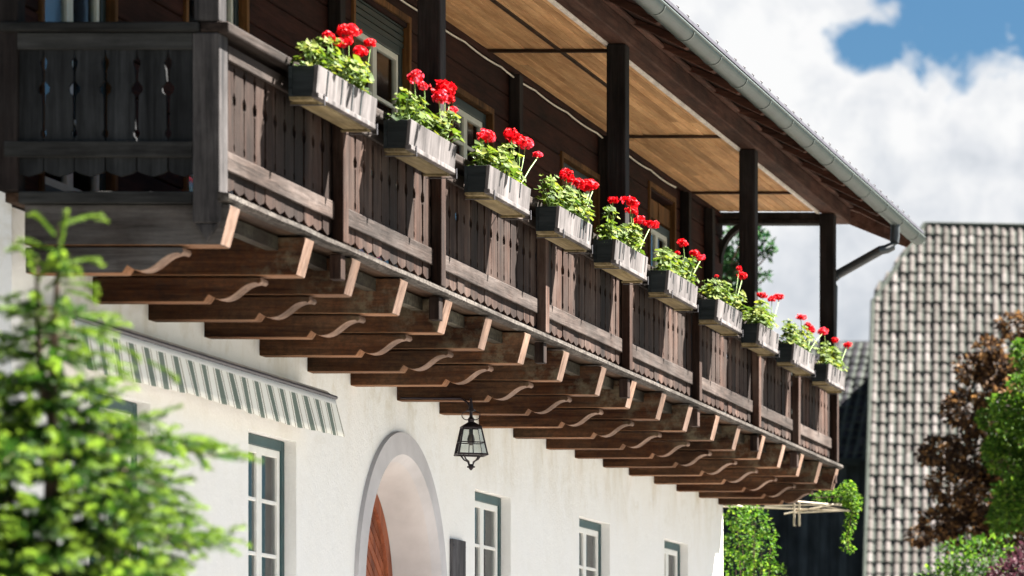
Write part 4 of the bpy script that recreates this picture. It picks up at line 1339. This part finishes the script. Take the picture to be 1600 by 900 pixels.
# struts that tie the trellis to the house wall
mb = MB(); p = at(1160, 792, YT); mb.tube([p, Vector((-XW - .05, Y1 + .02, p.z))], .012, 6); mb.build('tie_rod', M['dead'], tl); mb = MB(); p2 = at(1320, 790, YT); mb.tube([p2, Vector((-8.3, Y1 + .05, 2.95))], .010, 6)
mb.build('tie_rod', M['dead'], tl)
hv = thing('hanging_vine', (at(1320, 0, YT).x, YT, at(0, 780, YT).z), 'bright green vine draped over the rods and trailing down before the dark barn wall', 'climber')
bl = []
for (px, py, r) in [(1325, 765, 13), (1333, 782, 13), (1320, 775, 14), (1332, 800, 10), (1328, 820, 9), (1323, 842, 8), (1330, 858, 6), (1300, 772, 9), (1285, 775, 8), (1272, 776, 6), (1324, 832, 6), (1338, 790, 8), (1318, 855, 4)]:
    c = at(px, py, YT + rnd.uniform(-.08, .1)); R = r / F * YT
    bl.append((c, (R, R * 1.3, R)))
mb = MB(); mb.raw = True; crown(mb, bl, 900, .033, 1.35, -.4, .62, .25); mb.build('leaves', M['leaf_vine'], hv)
tb2 = MB(); tb2.tube([at(1272, 778, YT), at(1310, 776, YT), at(1328, 775, YT), at(1332, 800, YT), at(1324, 835, YT), at(1326, 860, YT)], .006, 5); tb2.build('stems', M['bark'], hv)

# tree seen past the far end of the balcony
YQ = 60.0
ft = thing('lime_tree', (at(1100, 0, YQ).x, YQ, GZ), 'dark green tree seen between the far balcony posts', 'tree')
bl = []
for (px, py, r) in [(1145, 380, 24), (1150, 415, 24), (1165, 360, 14), (1130, 440, 36), (1175, 440, 14), (1188, 430, 9), (1100, 420, 50), (1085, 500, 60), (1130, 480, 40), (1080, 340, 30)]:
    c = at(px, py, YQ + rnd.uniform(-.5, .5)); R = r / F * YQ
    bl.append((c, (R, R * 1.2, R)))
for (px, py) in [(1192, 362), (1198, 375), (1204, 385), (1210, 388), (1190, 392), (1186, 380), (1196, 398), (1188, 350), (1184, 365), (1200, 433)]:
    bl.append((at(px, py, YQ), (.05, .08, .06)))
mb = MB(); mb.raw = True; crown(mb, bl, 3400, .075, 1.5, -.2, .45, .27)
for (px, py) in [(1192, 362), (1198, 375), (1204, 385), (1210, 388), (1190, 392), (1186, 380), (1196, 398), (1188, 350), (1184, 365), (1200, 433)]:
    for _ in range(5): mb.leaf(at(px + rnd.uniform(-5, 5), py + rnd.uniform(-5, 5), YQ), .07)
mb.build('crown', M['leaf_teal'], ft)
tb2 = MB(); r_ = at(1100, 520, YQ); tb2.tube([Vector((r_.x, YQ, GZ)), Vector((r_.x, YQ, 3)), r_], [.2, .15, .09], 8); limbs(tb2, r_, [b_[0] for b_ in bl], .04)
tb2.build('trunk', M['bark'], ft)

# ------------------------------------------------------------------ barn with the big tiled roof
def plane_hit(px, py, P0, nrm):
    d = Vector((-(VX - px) / F, 1, (VY - py) / F))
    return d * (P0.dot(nrm) / d.dot(nrm))
P0 = Vector((-(VX - 1350) / F * 90.0, 90.0, 3.0))
psi = math.radians(7.5); tht = math.radians(50)
hdir = Vector((-math.sin(psi), math.cos(psi), 0)); edir = Vector((math.cos(psi), math.sin(psi), 0))
udir = (hdir * math.cos(tht) + Vector((0, 0, 1)) * math.sin(tht)).normalized()
nrm = edir.cross(udir)
def uv_of(px, py):
    q = plane_hit(px, py, P0, nrm) - P0
    return q.dot(edir), q.dot(udir)
u1, v1 = uv_of(1352, 470); u2, v2 = uv_of(1445, 350)
barn = thing('barn', tuple(P0 + edir * 9 + Vector((0, 5, 0)) + Vector((0, 0, GZ - 3.0))), 'barn with steep grey pink tiled roof and clipped gable behind the trees at right', 'barn')
def tile_sheet(mb, O, e, u, nn, ulen, vlen, tw, th, left, seg=8, amp=.026, step=.03):
    """corrugated interlocking tiles: wave across, overlap step per course. left(v) gives the cut edge"""
    nc = int(ulen / tw); nrw = int(vlen / th)
    for r in range(nrw):
        for c in range(nc):
            uu = c * tw
            lf = left((r + .5) * th)
            if uu + tw * .8 < lf: continue
            tint = min(1, max(0, rnd.gauss(.5, .24)))
            if rnd.random() < .03: tint = rnd.choice((0, 1))
            jit = rnd.uniform(-.014, .014); tl = rnd.uniform(-.012, .012)
            i_ = len(mb.v)
            for row in (0, 1):
                for s_ in range(seg + 1):
                    x = s_ / seg
                    hgt = amp * (math.sin(math.pi * min(1, x / .62)) if x < .62 else -.35 * math.sin(math.pi * (x - .62) / .38))
                    v_ = r * th + (th + .04) * row
                    mb.v.append(O + e * max(uu + x * tw, left(min(v_, r * th + th))) + u * (v_ + tl) + nn * (hgt + (step if row == 0 else .0) + jit + tl * (x - .5)))
            for s_ in range(seg):
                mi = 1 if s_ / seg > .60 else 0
                mb.quad((i_ + s_, i_ + s_ + 1, i_ + seg + 2 + s_, i_ + seg + 1 + s_), tint, mi)
            # lower edge thickness
            j_ = len(mb.v)
            for s_ in range(seg + 1): mb.v.append(mb.v[i_ + s_] - nn * .035)
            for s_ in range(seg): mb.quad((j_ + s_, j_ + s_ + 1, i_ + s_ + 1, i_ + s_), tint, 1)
hipx = lambda v: 0 if v < v1 else u1 + (u2 - u1) * (v - v1) / (v2 - v1)
O = P0 + edir * u1 * 0
mb = MB(); mb.raw = True
tile_sheet(mb, P0, edir, udir, nrm, 17.0, v2, .212, .36, hipx)
br_ = mb.build('roof', [M['tile'], M['tile_gap']], barn, smooth=False)
# boarding under the tiles, ridge and hip caps, far slope
mb = MB()
S = lambda u, v, n_=0: P0 + edir * u + udir * v + nrm * n_
mb.face([S(.05, 0, -.06), S(17, 0, -.06), S(17, v2, -.06), S(u2, v2, -.06), S(.05, v1, -.06)], .5)
back = hdir * math.cos(tht) - Vector((0, 0, 1)) * math.sin(tht)
R0, R1 = S(u2, v2, -.02), S(17, v2, -.02)
mb.face([R0, R1, R1 + back * v2, P0 + hdir * 2 * v2 * math.cos(tht), S(.05, v1, -.06) + hdir * 2 * (v2 - v1) * math.cos(tht)], .5)
mb.face([S(.05, v1, -.06), R0, S(.05, v1, -.06) + hdir * 2 * (v2 - v1) * math.cos(tht)], .5)
mb.build('roof_boarding', M['tile_dark'], br_)
mb = MB(); mb.tube([S(u2, v2, .0), S(17, v2, .0)], .06, 8); mb.tube([S(0, v1, .0), S(u2, v2, .0)], .06, 8); mb.tube([S(-.03, 0, .02), S(-.03, v1, .02)], .05, 6)
mb.build('ridge_tiles', M['tile_gap'], br_)
mb = MB()
E0, E1 = P0 + hdir * .5, P0 + edir * 17 + hdir * .5
gx = hdir * 2 * v2 * math.cos(tht)
for (a, c) in ((E0, E1), (E1, P0 + edir * 17 + gx - hdir * .5), (P0 + gx - hdir * .5, E0)):
    A = Vector((a.x, a.y, GZ)); C_ = Vector((c.x, c.y, GZ)); A2 = Vector((a.x, a.y, 2.9)); C2 = Vector((c.x, c.y, 2.9))
    mb.face([A, C_, C2, A2], .5)
gl = S(.1, 0, -.1) ; gh = S(.1, v1, -.1)
mb.face([Vector((E0.x, E0.y, 2.9)), gh, gh + hdir * 2 * (v2 - v1) * math.cos(tht), P0 + gx - hdir * .5], .5)
mb.build('wall', M['barn_wood'], barn)

# dark boarded shed to the left of the barn
YB = 99.0
sd = thing('boarded_shed', (at(1270, 0, YB).x, YB + 3, GZ), 'dark blue grey boarded shed with slate roof between the balcony end and the tiled barn', 'shed')
xl, xr = at(1120, 0, YB).x, at(1352, 0, YB).x
ze = at(0, 705, YB).z
mb = MB(); x = xl
while x < xr:
    wd = rnd.uniform(.22, .30)
    mb.box(x + .008, min(x + wd, xr) - .008, YB, YB + .05 + rnd.uniform(-.012, .012), GZ, ze, rnd.random()); x += wd
mb.box(xl, xr, YB + .06, YB + 5, GZ, ze - .05)
mb.build('wall', M['barn_wood'], sd)
mb = MB(); mb.raw = True
e_ = Vector((1, 0, 0)); th2 = math.radians(40)
u_ = Vector((0, math.cos(th2), math.sin(th2))); n_ = e_.cross(u_)
Os = Vector((xl - .2, YB - .45, ze - .3))
vl = 4.6
while True:
    q = Os + u_ * vl
    if (VY - q.z / q.y * F) < 532: break
    vl += .05
tile_sheet(mb, Os, e_, u_, n_, xr - xl + .3, vl, .24, .34, lambda v: 0)
sr = mb.build('roof', [M['tile_dark'], M['tile_gap']], sd)
mb = MB(); T = lambda u, v, k=-.05: Os + e_ * u + u_ * v + n_ * k
mb.face([T(0, 0), T(xr - xl + .3, 0), T(xr - xl + .3, vl), T(0, vl)], .5)
bk_ = Vector((0, math.cos(th2), -math.sin(th2)))
mb.face([T(0, vl), T(xr - xl + .3, vl), T(xr - xl + .3, vl) + bk_ * vl, T(0, vl) + bk_ * vl], .5)
mb.build('roof_boarding', M['tile_dark'], sr)
mb = MB(); mb.box(xl - .2, xr, YB - .52, YB - .46, ze - .40, ze - .22); mb.build('eaves_board', M['box_end'], sd)
